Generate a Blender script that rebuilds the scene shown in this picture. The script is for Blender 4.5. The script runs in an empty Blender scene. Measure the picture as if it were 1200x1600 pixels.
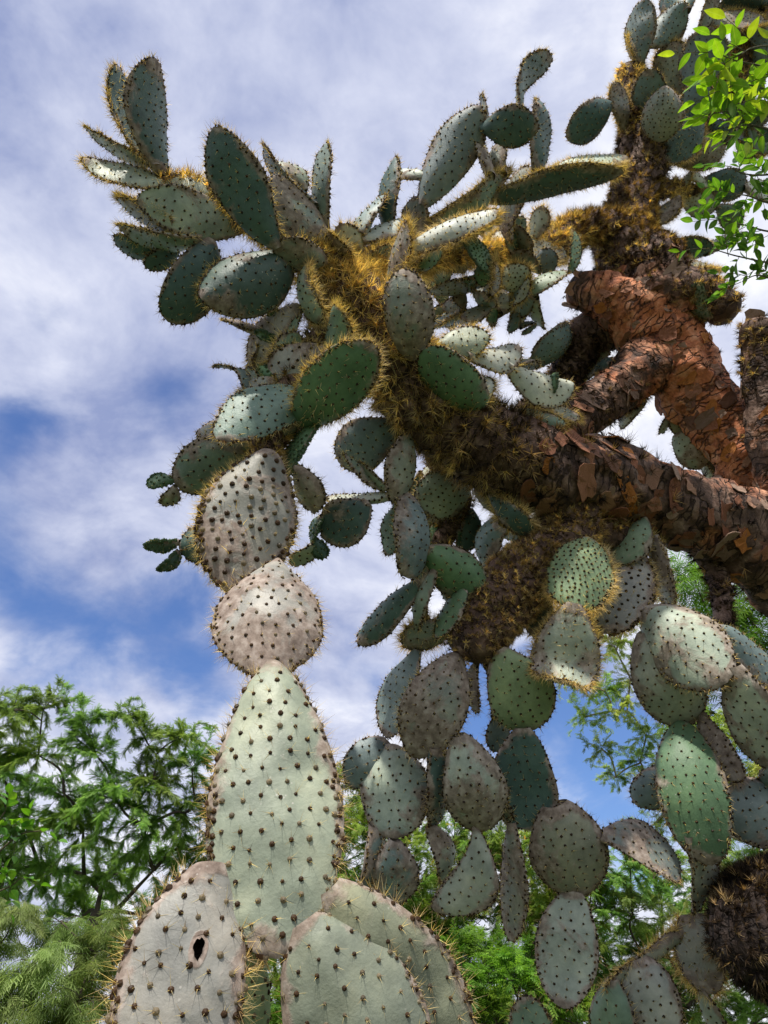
import bpy, math, random
import numpy as np
from mathutils import Matrix, Vector, Quaternion

R = math.radians
rng = np.random.default_rng(7)
random.seed(7)
SC = bpy.context.scene
COL = SC.collection

# ------------------------------------------------------------------ camera
F = 1202.0                       # focal length in photograph pixels (1200 x 1600)
PITCH = R(35.0)
CAM = np.array([0.0, 0.0, 1.6])
FWD = np.array([0.0, math.cos(PITCH), math.sin(PITCH)])
UP = np.array([0.0, -math.sin(PITCH), math.cos(PITCH)])
RT = np.array([1.0, 0.0, 0.0])
cam = bpy.data.cameras.new('camera')
cam.sensor_fit = 'VERTICAL'
cam.sensor_height = 24.0
cam.lens = 24.0 * F / 1600.0
cam.clip_start = 0.05
cam.clip_end = 2000
co = bpy.data.objects.new('camera', cam)
co.location = CAM
co.rotation_euler = (math.pi / 2 + PITCH, 0, 0)
COL.objects.link(co)
SC.camera = co

# ------------------------------------------------------------------ sun and sky
SUN = np.array([-0.20, -0.46, 0.865])
SUN /= np.linalg.norm(SUN)
sl = bpy.data.lights.new('sun', 'SUN')
sl.energy = 5.0
sl.angle = R(1.2)
sl.color = (1.0, 0.94, 0.85)
so = bpy.data.objects.new('sun', sl)
so.rotation_euler = Vector(SUN).to_track_quat('Z', 'Y').to_euler()
so.location = (0, 0, 20)
COL.objects.link(so)
SC.view_settings.view_transform = 'Standard'
SC.view_settings.look = 'None'
SC.view_settings.exposure = 0.2
SC.view_settings.gamma = 1.0


def ray(px, py):
    return FWD + RT * ((px - 600.0) / F) + UP * ((800.0 - py) / F)


def at(px, py, d):
    return CAM + ray(px, py) * d


class NT:
    """small helper to write node trees"""
    def __init__(self, tree):
        self.t = tree

    def n(self, typ, **kw):
        nd = self.t.nodes.new(typ)
        for k, v in kw.items():
            if k.startswith('i_'):
                key = k[2:]
                key = int(key) if key.isdigit() else key.replace('_', ' ')
                self.put(nd.inputs[key], v)
            else:
                setattr(nd, k, v)
        return nd

    def put(self, sock, v):
        if isinstance(v, bpy.types.NodeSocket):
            self.t.links.new(v, sock)
        else:
            sock.default_value = v

    def math(self, op, a, b=0.0, clamp=False):
        nd = self.n('ShaderNodeMath', operation=op, use_clamp=clamp)
        self.put(nd.inputs[0], a)
        self.put(nd.inputs[1], b)
        return nd.outputs[0]

    def mixc(self, fac, a, b, blend='MIX'):
        nd = self.n('ShaderNodeMix', data_type='RGBA', blend_type=blend)
        self.put(nd.inputs[0], fac)
        self.put(nd.inputs[6], a)
        self.put(nd.inputs[7], b)
        return nd.outputs[2]

    def noise(self, vec, scale, detail=4, rough=0.55, dist=0.0):
        nd = self.n('ShaderNodeTexNoise')
        if vec is not None:
            self.put(nd.inputs['Vector'], vec)
        nd.inputs['Scale'].default_value = scale
        nd.inputs['Detail'].default_value = detail
        nd.inputs['Roughness'].default_value = rough
        nd.inputs['Distortion'].default_value = dist
        return nd.outputs['Fac']

    def ramp(self, fac, stops):
        nd = self.n('ShaderNodeValToRGB')
        el = nd.color_ramp.elements
        while len(el) < len(stops):
            el.new(0.5)
        for e, (p, c) in zip(el, stops):
            e.position = p
            e.color = (c, c, c, 1) if isinstance(c, (int, float)) else (*c, 1)
        self.put(nd.inputs[0], fac)
        return nd.outputs[0]

    def maprange(self, v, a, b, c=0.0, d=1.0, smooth=True):
        nd = self.n('ShaderNodeMapRange', interpolation_type='SMOOTHSTEP' if smooth else 'LINEAR')
        for i, x in enumerate((v, a, b, c, d)):
            self.put(nd.inputs[i], x)
        return nd.outputs[0]


SKY_SEED = (0.25, 2.25, 7.86)


def make_world():
    w = bpy.data.worlds.new('World')
    SC.world = w
    w.use_nodes = True
    t = w.node_tree
    t.nodes.clear()
    N = NT(t)
    sky = N.n('ShaderNodeTexSky', sky_type='NISHITA')
    sky.sun_disc = False
    sky.sun_elevation = math.asin(SUN[2])
    sky.sun_rotation = math.atan2(SUN[0], SUN[1])
    sky.altitude = 0
    sky.air_density = 1.3
    sky.dust_density = 0.4
    sky.ozone_density = 3.0
    tc = N.n('ShaderNodeTexCoord').outputs['Generated']
    sep = N.n('ShaderNodeSeparateXYZ')
    N.put(sep.inputs[0], tc)
    zz = N.math('ADD', N.math('MAXIMUM', sep.outputs[2], 0.0), 0.34)
    cx = N.math('DIVIDE', sep.outputs[0], zz)
    cy = N.math('DIVIDE', sep.outputs[1], zz)
    cmb = N.n('ShaderNodeCombineXYZ')
    N.put(cmb.inputs[0], cx)
    N.put(cmb.inputs[1], cy)
    cmb.inputs[2].default_value = SKY_SEED[0]
    p = cmb.outputs[0]
    big = N.noise(p, 1.5, 3, 0.5, 0.3)
    mid = N.noise(p, 4.2, 6, 0.62, 0.4)
    fine = N.noise(p, 13.0, 5, 0.6, 0.2)
    # breaks in the cloud deck that show the blue
    wob = N.n('ShaderNodeTexNoise')
    N.put(wob.inputs['Vector'], tc)
    wob.inputs['Scale'].default_value = 9.0
    wob.inputs['Detail'].default_value = 5
    wv = N.n('ShaderNodeVectorMath', operation='SUBTRACT')
    N.put(wv.inputs[0], wob.outputs['Color'])
    wv.inputs[1].default_value = (.5, .5, .5)
    ws = N.n('ShaderNodeVectorMath', operation='SCALE')
    N.put(ws.inputs[0], wv.outputs[0])
    ws.inputs['Scale'].default_value = 0.24
    wd = N.n('ShaderNodeVectorMath', operation='ADD')
    N.put(wd.inputs[0], tc)
    N.put(wd.inputs[1], ws.outputs[0])
    holes = None
    for hx, hy, hr, hs in ((272, 620, 75, .75), (35, 640, 60, .7), (135, 960, 95, .8), (300, 1035, 75, .85),
                           (80, 490, 45, .45), (915, 1190, 120, 1.0), (730, 1075, 70, .7), (370, 190, 120, .3),
                           (-160, 800, 130, .9), (1330, 1150, 160, 1.), (560, 1030, 60, .55), (30, 200, 90, .3), (1075, 690, 60, .5)):
        v = ray(hx, hy)
        v = v / np.linalg.norm(v)
        dt = N.n('ShaderNodeVectorMath', operation='DISTANCE')
        N.put(dt.inputs[0], wd.outputs[0])
        dt.inputs[1].default_value = v
        m = N.maprange(dt.outputs['Value'], 0.0, hr / F * 2.3, hs * 1.05, 0.0)
        holes = m if holes is None else N.math('ADD', holes, m)
    cov = N.math('ADD', N.math('MULTIPLY', big, 0.6), N.math('MULTIPLY', mid, 0.65))
    cov = N.math('SUBTRACT', cov, N.math('MULTIPLY', holes, 0.48))
    cov = N.math('ADD', cov, N.math('MULTIPLY', fine, 0.12))
    cov = N.maprange(cov, 0.13, 0.60)
    # thick and thin cloud
    p2 = N.n('ShaderNodeVectorMath', operation='ADD')
    N.put(p2.inputs[0], p)
    p2.inputs[1].default_value = (SKY_SEED[1], SKY_SEED[2], 0.0)
    th = N.math('ADD', N.math('MULTIPLY', N.noise(p2.outputs[0], 0.9, 2, 0.5, 0.2), 0.75),
                N.math('ADD', N.math('MULTIPLY', N.noise(p2.outputs[0], 4.6, 6, 0.58, 0.4), 0.75), N.math('MULTIPLY', N.noise(p2.outputs[0], 12.0, 5, 0.6, 0.3), 0.3)))
    cl = N.ramp(N.maprange(th, 0.60, 1.08, smooth=False),
                [(0.0, (3.0, 3.6, 6.0)), (0.5, (6.6, 7.0, 8.7)), (1.0, (11.2, 11.2, 11.5))])
    bl = N.mixc(1.0, sky.outputs[0], (0.8, 0.95, 1.35, 1), 'MULTIPLY')
    colr = N.mixc(cov, bl, cl)
    bg = N.n('ShaderNodeBackground')
    N.put(bg.inputs[0], colr)
    bg.inputs[1].default_value = 0.09
    out = N.n('ShaderNodeOutputWorld')
    N.put(out.inputs[0], bg.outputs[0])


make_world()


# ------------------------------------------------------------------ mesh helpers
def lattice(seed):
    return np.random.default_rng(seed).random((32, 32, 32)).astype(np.float32)


LAT = lattice(3)


def vnoise(P, scale=1.0):
    """smooth 3D value noise, -1..1"""
    Q = np.asarray(P) * scale + 100.0
    i = np.floor(Q).astype(int)
    f = Q - i
    f = f * f * (3 - 2 * f)
    r = 0
    for dx in (0, 1):
        for dy in (0, 1):
            for dz in (0, 1):
                w = (f[..., 0] if dx else 1 - f[..., 0]) * (f[..., 1] if dy else 1 - f[..., 1]) * (f[..., 2] if dz else 1 - f[..., 2])
                r = r + w * LAT[(i[..., 0] + dx) % 32, (i[..., 1] + dy) % 32, (i[..., 2] + dz) % 32]
    return r * 2 - 1


def fbm(P, scale, o=3):
    a, s = 0, 1.0
    for k in range(o):
        a = a + vnoise(P, scale * 2 ** k) * s
        s *= 0.5
    return a


def mesh(name, V, Fs, mat, smooth=True, attrs=None, second=None):
    """Fs: list of (M,k) integer arrays"""
    me = bpy.data.meshes.new(name)
    V = np.asarray(V, np.float32)
    if not isinstance(Fs, list):
        Fs = [Fs]
    Fs = [np.asarray(f, np.int32) for f in Fs if len(f)]
    me.vertices.add(len(V))
    me.vertices.foreach_set('co', V.ravel())
    loops = np.concatenate([f.ravel() for f in Fs])
    sizes = np.concatenate([np.full(len(f), f.shape[1], np.int32) for f in Fs])
    starts = np.concatenate([[0], np.cumsum(sizes)[:-1]]).astype(np.int32)
    me.loops.add(len(loops))
    me.loops.foreach_set('vertex_index', loops)
    me.polygons.add(len(sizes))
    me.polygons.foreach_set('loop_start', starts)
    me.polygons.foreach_set('use_smooth', np.full(len(sizes), smooth))
    for k, a in (attrs or {}).items():
        a = np.asarray(a, np.float32)
        if a.ndim == 1:
            me.attributes.new(k, 'FLOAT', 'POINT').data.foreach_set('value', a)
        else:
            if a.shape[1] == 3:
                a = np.concatenate([a, np.ones((len(a), 1), np.float32)], 1)
            me.attributes.new(k, 'FLOAT_COLOR', 'POINT').data.foreach_set('color', a.ravel())
    me.update(calc_edges=True)
    if mat:
        me.materials.append(mat)
    if second:                               # (material, first face that uses it)
        me.materials.append(second[0])
        ix = np.zeros(len(sizes), np.int32)
        ix[second[1]:] = 1
        me.polygons.foreach_set('material_index', ix)
    return me


def obj(name, me, parent=None, mat4=None, **props):
    o = bpy.data.objects.new(name, me)
    COL.objects.link(o)
    if parent:
        o.parent = parent
    if mat4 is not None:
        o.matrix_local = mat4
    for k, v in props.items():
        o[k] = v
    return o


def thing(name, loc, label, cat, group=None):
    o = bpy.data.objects.new(name, None)
    o.empty_display_size = 0.2
    COL.objects.link(o)
    o.location = loc
    o['label'] = label
    o['category'] = cat
    if group:
        o['group'] = group
    return o


def frames(D, up=(0, 0, 1)):
    """per-row orthonormal frames with x along D"""
    D = D / np.linalg.norm(D, axis=1, keepdims=True)
    U = np.broadcast_to(np.array(up, float), D.shape)
    S = np.cross(U, D)
    l = np.linalg.norm(S, axis=1, keepdims=True)
    S = np.where(l < 1e-4, np.array([[1.0, 0, 0]]), S / np.maximum(l, 1e-6))
    T = np.cross(D, S)
    return D, S, T


def scatter(UV, UF, Pos, X, Y, Z, scale):
    """copies of a unit mesh as one big array"""
    n, k = len(Pos), len(UV)
    s = np.asarray(scale, float).reshape(-1, 1, 1)
    V = (UV[None, :, 0:1] * X[:, None, :] + UV[None, :, 1:2] * Y[:, None, :] + UV[None, :, 2:3] * Z[:, None, :]) * s + Pos[:, None, :]
    Fc = (UF[None] + (np.arange(n) * k)[:, None, None]).reshape(-1, UF.shape[1])
    return V.reshape(-1, 3), Fc


def spines(P, D, Ln, rad):
    """three-sided needles at P along D"""
    n = len(P)
    d, s, t = frames(D, (0.31, 0.52, 0.79))
    V = np.empty((n, 4, 3))
    rad = np.asarray(rad).reshape(-1, 1) * np.ones((n, 1))
    for k in range(3):
        a = 2 * math.pi * k / 3
        V[:, k] = P + (s * math.cos(a) + t * math.sin(a)) * rad
    V[:, 3] = P + d * np.asarray(Ln).reshape(-1, 1)
    f = np.array([[0, 1, 3], [1, 2, 3], [2, 0, 3]])
    Fc = (f[None] + (np.arange(n) * 4)[:, None, None]).reshape(-1, 3)
    return V.reshape(-1, 3), Fc


def catmull(pts, per):
    pts = np.asarray(pts, float)
    P = np.vstack([2 * pts[0] - pts[1], pts, 2 * pts[-1] - pts[-2]])
    out = []
    for i in range(1, len(P) - 2):
        p0, p1, p2, p3 = P[i - 1:i + 3]
        n = per if np.isscalar(per) else per[i - 1]
        for t in np.linspace(0, 1, n, endpoint=False):
            out.append(0.5 * (2 * p1 + (p2 - p0) * t + (2 * p0 - 5 * p1 + 4 * p2 - p3) * t * t + (3 * p1 - p0 - 3 * p2 + p3) * t ** 3))
    out.append(pts[-1])
    return np.array(out)


def tube_frames(C):
    T = np.gradient(C, axis=0)
    T /= np.linalg.norm(T, axis=1, keepdims=True)
    n = np.cross(T[0], [0.2, 0.3, 1.0])
    n /= np.linalg.norm(n)
    A = [n]
    for k in range(1, len(C)):
        n = A[-1] - T[k] * np.dot(A[-1], T[k])
        A.append(n / np.linalg.norm(n))
    A = np.array(A)
    return T, A, np.cross(T, A)


def tube(C, rad, seg):
    """simple round tube arrays"""
    C = np.asarray(C, float)
    rad = np.asarray(rad, float) * np.ones(len(C))
    T, A, B = tube_frames(C)
    a = np.linspace(0, 2 * math.pi, seg, endpoint=False)
    V = C[:, None] + (A[:, None] * np.cos(a)[None, :, None] + B[:, None] * np.sin(a)[None, :, None]) * rad[:, None, None]
    m = len(C)
    i, j = np.meshgrid(np.arange(m - 1), np.arange(seg), indexing='ij')
    j2 = (j + 1) % seg
    Q = np.stack([i * seg + j, i * seg + j2, (i + 1) * seg + j2, (i + 1) * seg + j], -1).reshape(-1, 4)
    return V.reshape(-1, 3), Q


def join(parts):
    Vs, Fs, off = [], [], 0
    for v, f in parts:
        Vs.append(v)
        Fs.append(f + off)
        off += len(v)
    return np.concatenate(Vs), np.concatenate(Fs)


# ------------------------------------------------------------------ materials
def material(name):
    m = bpy.data.materials.new(name)
    m.use_nodes = True
    N = NT(m.node_tree)
    b = m.node_tree.nodes['Principled BSDF']
    return m, N, b


def mat_pad():
    m, N, b = material('cactus_skin')
    oi = N.n('ShaderNodeObjectInfo')
    tc = N.n('ShaderNodeTexCoord').outputs['Object']
    off = N.n('ShaderNodeVectorMath', operation='ADD')
    N.put(off.inputs[0], tc)
    rv = N.n('ShaderNodeCombineXYZ')
    N.put(rv.inputs[0], N.math('MULTIPLY', oi.outputs['Random'], 37.0))
    N.put(rv.inputs[1], N.math('MULTIPLY', oi.outputs['Random'], 91.0))
    N.put(off.inputs[1], rv.outputs[0])
    p = off.outputs[0]
    n1 = N.noise(p, 9, 5, 0.6)
    n2 = N.noise(p, 40, 4, 0.6)
    n3 = N.noise(p, 160, 3, 0.6)
    base = N.mixc(1.0, oi.outputs['Color'], N.ramp(n1, [(0.28, (.60, .64, .66)), (0.5, (.95, .97, .97)), (0.72, (1.32, 1.27, 1.2))]), 'MULTIPLY')
    base = N.mixc(0.5, base, N.ramp(n2, [(0.3, 0.75), (0.7, 1.25)]), 'MULTIPLY')
    rim = N.n('ShaderNodeAttribute', attribute_name='rim').outputs['Fac']
    # dry corky scars, mostly towards the rim and the neck
    n4 = N.noise(p, 7.5, 6, 0.62, 0.5)
    c = N.math('ADD', N.math('MULTIPLY', oi.outputs['Alpha'], 0.70), N.math('MULTIPLY', rim, 0.5))
    c = N.math('ADD', c, N.math('MULTIPLY', n4, 1.7))
    c = N.math('ADD', c, N.math('MULTIPLY', n2, 0.22))
    ck = N.maprange(c, 1.28, 1.50)
    corkc = N.ramp(n2, [(0.28, (.10, .062, .045)), (0.5, (.25, .185, .15)), (0.72, (.45, .38, .33))])
    base = N.mixc(N.math('MULTIPLY', ck, 0.85), base, corkc)
    # small pale crusts
    vo = N.n('ShaderNodeTexVoronoi', feature='F1')
    N.put(vo.inputs['Vector'], p)
    vo.inputs['Scale'].default_value = 75
    sp = N.maprange(vo.outputs['Distance'], 0.10, 0.2, 1.0, 0.0)
    sp = N.math('MULTIPLY', sp, N.maprange(N.noise(p, 11, 3), 0.55, 0.7))
    base = N.mixc(N.math('MULTIPLY', sp, 0.7), base, (.5, .48, .43, 1))
    N.put(b.inputs['Base Color'], base)
    N.put(b.inputs['Roughness'], N.maprange(ck, 0, 1, 0.52, 0.85))
    b.inputs['Specular IOR Level'].default_value = 0.38
    h = N.math('ADD', N.math('MULTIPLY', n2, 0.5), N.math('ADD', N.math('MULTIPLY', n3, 0.25), N.math('MULTIPLY', ck, 0.5)))
    bp = N.n('ShaderNodeBump')
    bp.inputs['Strength'].default_value = 0.35
    bp.inputs['Distance'].default_value = 0.006
    N.put(bp.inputs['Height'], h)
    N.put(b.inputs['Normal'], bp.outputs[0])
    return m


def mat_vcol(name, rough=0.6, trans=0.0, spec=0.3, objmul=False):
    m, N, b = material(name)
    a = N.n('ShaderNodeAttribute', attribute_name='tint').outputs['Color']
    if objmul:
        a = N.mixc(1.0, a, N.n('ShaderNodeObjectInfo').outputs['Color'], 'MULTIPLY')
    N.put(b.inputs['Base Color'], a)
    b.inputs['Roughness'].default_value = rough
    b.inputs['Specular IOR Level'].default_value = spec
    if trans:
        tr = N.n('ShaderNodeBsdfTranslucent')
        N.put(tr.inputs[0], N.mixc(1.0, a, (1.1, 1.1, 0.75, 1), 'MULTIPLY'))
        mx = N.n('ShaderNodeMixShader')
        mx.inputs[0].default_value = trans
        N.put(mx.inputs[1], b.outputs[0])
        N.put(mx.inputs[2], tr.outputs[0])
        N.put(m.node_tree.nodes['Material Output'].inputs[0], mx.outputs[0])
    return m


def mat_bark():
    """peeling orange bark; 'along' and 'around' are metres on the surface, 'raw' says how freshly peeled it is"""
    m, N, b = material('cactus_bark')
    al = N.n('ShaderNodeAttribute', attribute_name='along').outputs['Fac']
    ar = N.n('ShaderNodeAttribute', attribute_name='around').outputs['Fac']
    raw = N.n('ShaderNodeAttribute', attribute_name='raw').outputs['Fac']
    tc = N.n('ShaderNodeTexCoord').outputs['Object']
    v = N.n('ShaderNodeCombineXYZ')
    N.put(v.inputs[0], N.math('MULTIPLY', al, 30))
    N.put(v.inputs[1], N.math('MULTIPLY', ar, 5))
    n0 = N.noise(tc, 5, 4, 0.6)
    n1 = N.noise(tc, 16, 6, 0.65)
    n2 = N.noise(tc, 60, 5, 0.65)
    vo = N.n('ShaderNodeTexVoronoi', feature='DISTANCE_TO_EDGE')
    wob = N.n('ShaderNodeVectorMath', operation='ADD')
    N.put(wob.inputs[0], v.outputs[0])
    nz = N.n('ShaderNodeTexNoise')
    N.put(nz.inputs['Vector'], tc)
    nz.inputs['Scale'].default_value = 9
    nz.inputs['Detail'].default_value = 5
    sc = N.n('ShaderNodeVectorMath', operation='SCALE')
    N.put(sc.inputs[0], nz.outputs['Color'])
    sc.inputs['Scale'].default_value = 2.6
    N.put(wob.inputs[1], sc.outputs[0])
    N.put(vo.inputs['Vector'], wob.outputs[0])
    vo.inputs['Scale'].default_value = 1.0
    cw = N.maprange(N.noise(tc, 7, 3), 0.36, 0.62, 0.012, 0.16)
    crack = N.maprange(vo.outputs['Distance'], 0.0, cw)
    crack = N.math('MAXIMUM', crack, N.maprange(N.noise(tc, 11, 3), 0.5, 0.62, 0.0, 0.85))
    orange = N.ramp(n1, [(0.28, (.28, .08, .036)), (0.5, (.58, .205, .09)), (0.72, (.76, .40, .23))])
    brown = N.ramp(n1, [(0.28, (.03, .02, .016)), (0.5, (.12, .07, .05)), (0.72, (.32, .22, .17))])
    k = N.maprange(N.math('ADD', N.math('MULTIPLY', raw, 0.62), N.math('MULTIPLY', N.math('ADD', N.math('MULTIPLY', n0, 2.2), n1), 0.45)), 0.98, 1.28)
    c = N.mixc(k, brown, orange)
    c = N.mixc(N.math('MULTIPLY', N.math('SUBTRACT', 1.0, crack), 0.85), c, (.022, .012, .009, 1))
    c = N.mixc(0.6, c, N.ramp(n2, [(0.3, .55), (.7, 1.4)]), 'MULTIPLY')
    c = N.mixc(N.maprange(raw, -1.0, 0.0, 1.0, 0.0, False), c, (.012, .009, .008, 1))   # blackened wood where raw is negative
    N.put(b.inputs['Base Color'], c)
    b.inputs['Roughness'].default_value = 0.75
    b.inputs['Specular IOR Level'].default_value = 0.25
    h = N.math('ADD', N.math('MULTIPLY', crack, 0.8), N.math('ADD', N.math('MULTIPLY', n2, 0.5), N.math('MULTIPLY', n1, 0.6)))
    bp = N.n('ShaderNodeBump')
    bp.inputs['Strength'].default_value = 0.9
    bp.inputs['Distance'].default_value = 0.014
    N.put(bp.inputs['Height'], h)
    N.put(b.inputs['Normal'], bp.outputs[0])
    return m


def mat_flake():
    m, N, b = material('bark_plate')
    oi = N.n('ShaderNodeObjectInfo')
    tc = N.n('ShaderNodeTexCoord').outputs['Object']
    n1 = N.noise(tc, 35, 5, 0.65)
    n2 = N.noise(tc, 130, 4, 0.65)
    c = N.mixc(0.85, oi.outputs['Color'], N.ramp(n1, [(0.25, .35), (0.75, 1.5)]), 'MULTIPLY')
    c = N.mixc(0.5, c, N.ramp(n2, [(0.3, .5), (0.7, 1.3)]), 'MULTIPLY')
    N.put(b.inputs['Base Color'], c)
    b.inputs['Roughness'].default_value = 0.7
    b.inputs['Specular IOR Level'].default_value = 0.3
    bp = N.n('ShaderNodeBump')
    bp.inputs['Strength'].default_value = 0.7
    bp.inputs['Distance'].default_value = 0.005
    N.put(bp.inputs['Height'], N.math('ADD', n1, N.math('MULTIPLY', n2, .5)))
    N.put(b.inputs['Normal'], bp.outputs[0])
    tr = N.n('ShaderNodeBsdfTranslucent')
    N.put(tr.inputs[0], c)
    mx = N.n('ShaderNodeMixShader')
    mx.inputs[0].default_value = 0.15
    N.put(mx.inputs[1], b.outputs[0])
    N.put(mx.inputs[2], tr.outputs[0])
    N.put(m.node_tree.nodes['Material Output'].inputs[0], mx.outputs[0])
    return m


def mat_wood(name, c1, c2, scale=14):
    m, N, b = material(name)
    tc = N.n('ShaderNodeTexCoord').outputs['Object']
    n1 = N.noise(tc, scale, 6, 0.65)
    N.put(b.inputs['Base Color'], N.ramp(n1, [(0.3, c1), (0.7, c2)]))
    b.inputs['Roughness'].default_value = 0.85
    bp = N.n('ShaderNodeBump')
    bp.inputs['Strength'].default_value = 0.8
    bp.inputs['Distance'].default_value = 0.01
    N.put(bp.inputs['Height'], N.noise(tc, scale * 3, 5, .65))
    N.put(b.inputs['Normal'], bp.outputs[0])
    return m


def mat_leaf_object():
    m, N, b = material('broad_leaf')
    oi = N.n('ShaderNodeObjectInfo')
    tc = N.n('ShaderNodeTexCoord').outputs['Object']
    c = N.mixc(0.6, oi.outputs['Color'], N.ramp(N.noise(tc, 60, 3), [(0.3, .7), (.7, 1.3)]), 'MULTIPLY')
    sp = N.n('ShaderNodeSeparateXYZ')
    N.put(sp.inputs[0], tc)
    vein = N.maprange(N.math('ABSOLUTE', sp.outputs[1]), 0.0, 0.0014, 1.0, 0.0)
    c = N.mixc(N.math('MULTIPLY', vein, 0.5), c, (.35, .42, .12, 1))
    N.put(b.inputs['Base Color'], c)
    b.inputs['Roughness'].default_value = 0.42
    tr = N.n('ShaderNodeBsdfTranslucent')
    N.put(tr.inputs[0], N.mixc(1.0, c, (1.5, 1.5, 0.5, 1), 'MULTIPLY'))
    mx = N.n('ShaderNodeMixShader')
    mx.inputs[0].default_value = 0.45
    N.put(mx.inputs[1], b.outputs[0])
    N.put(mx.inputs[2], tr.outputs[0])
    N.put(m.node_tree.nodes['Material Output'].inputs[0], mx.outputs[0])
    return m


def mat_ground():
    m, N, b = material('dry_soil')
    tc = N.n('ShaderNodeTexCoord').outputs['Object']
    n = N.noise(tc, 0.9, 8, 0.65)
    N.put(b.inputs['Base Color'], N.ramp(n, [(0.3, (.035, .055, .018)), (0.5, (.05, .075, .022)), (0.7, (.085, .075, .045))]))
    b.inputs['Roughness'].default_value = 0.95
    bp = N.n('ShaderNodeBump')
    bp.inputs['Distance'].default_value = 0.05
    N.put(bp.inputs['Height'], N.noise(tc, 12, 6, .7))
    N.put(b.inputs['Normal'], bp.outputs[0])
    return m


M_PAD = mat_pad()
M_SPINE = mat_vcol('spine', 0.5, 0.6, 0.4)
M_BARK = mat_bark()
M_FLAKE = mat_flake()
M_LEAF = mat_vcol('foliage', 0.5, 0.55, 0.3, True)
M_BROAD = mat_leaf_object()
M_WOODD = mat_wood('dark_wood', (.035, .026, .02), (.11, .085, .062))
M_WOODP = mat_wood('pale_wood', (.22, .18, .135), (.46, .40, .31))
M_HOLE_SHADE = mat_wood('hole_shade', (.006, .004, .003), (.03, .02, .012), 40)  # near-black colour stands for the shade inside the pad's hole
M_TWIG = mat_wood('twig_wood', (.05, .045, .022), (.15, .13, .06), 40)

# ------------------------------------------------------------------ ground
n = 81
g = np.linspace(-1, 1, n)
gx, gy = np.meshgrid(np.sign(g) * np.abs(g) ** 3 * 900, np.sign(g) * np.abs(g) ** 3 * 900, indexing='ij')
P = np.stack([gx, gy, np.zeros_like(gx)], -1)
P[..., 2] = 0.05 * vnoise(P, 0.5) * np.clip(np.hypot(gx, gy) / 3, 0, 1)
i, j = np.meshgrid(np.arange(n - 1), np.arange(n - 1), indexing='ij')
Q = np.stack([i * n + j, (i + 1) * n + j, (i + 1) * n + j + 1, i * n + j + 1], -1).reshape(-1, 4)
obj('ground', mesh('ground', P.reshape(-1, 3), Q, mat_ground()), kind='structure')

# ------------------------------------------------------------------ background trees
def frond_unit(kind):
    """a compound leaf as thin leaflets; x along the rachis, length 1"""
    V, Fc = [], []

    def rh(a, b, w):
        a, b = np.array(a, float), np.array(b, float)
        d = b - a
        s = np.cross(d, [0, 0, 1])
        s = s / np.linalg.norm(s) * w
        k = len(V)
        mid = a * .5 + b * .5
        V.extend([a, mid + s, b + np.array([0, 0, -.03]), mid - s])
        Fc.append([k, k + 1, k + 2, k + 3])
    if kind == 'feather':
        for q in range(10):
            x = 0.08 + q * 0.094
            l = 0.20 * (1 - abs(q - 4) / 10)
            for s in (-1, 1):
                rh((x, 0, -0.1 * x * x), (x + 0.10, s * l, -0.1 * x * x - 0.05), 0.030)
        rh((0, 0, 0), (1.02, 0, -0.1), 0.022)
    elif kind == 'pinnate':
        for q in range(4):
            x = 0.2 + q * 0.2
            for s in (-1, 1):
                rh((x, 0, 0), (x + 0.16, s * 0.3, -0.06), 0.075)
        rh((0.9, 0, 0), (1.25, 0, -.05), 0.075)
        rh((0, 0, 0), (.95, 0, 0), 0.012)
    else:                                   # willow-like narrow leaves
        for q in range(7):
            x = 0.1 + q * 0.13
            s = 1 if q % 2 else -1
            rh((x, 0, 0), (x + 0.42, s * 0.34, -0.14), 0.030)
        rh((0.85, 0, 0), (1.4, 0, -.12), 0.030)
        rh((0, 0, 0), (.95, 0, 0), 0.012)
    return np.array(V), np.array(Fc)


UNITS = {k: frond_unit(k) for k in ('feather', 'pinnate', 'narrow')}


CLUMPS = {}


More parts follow.
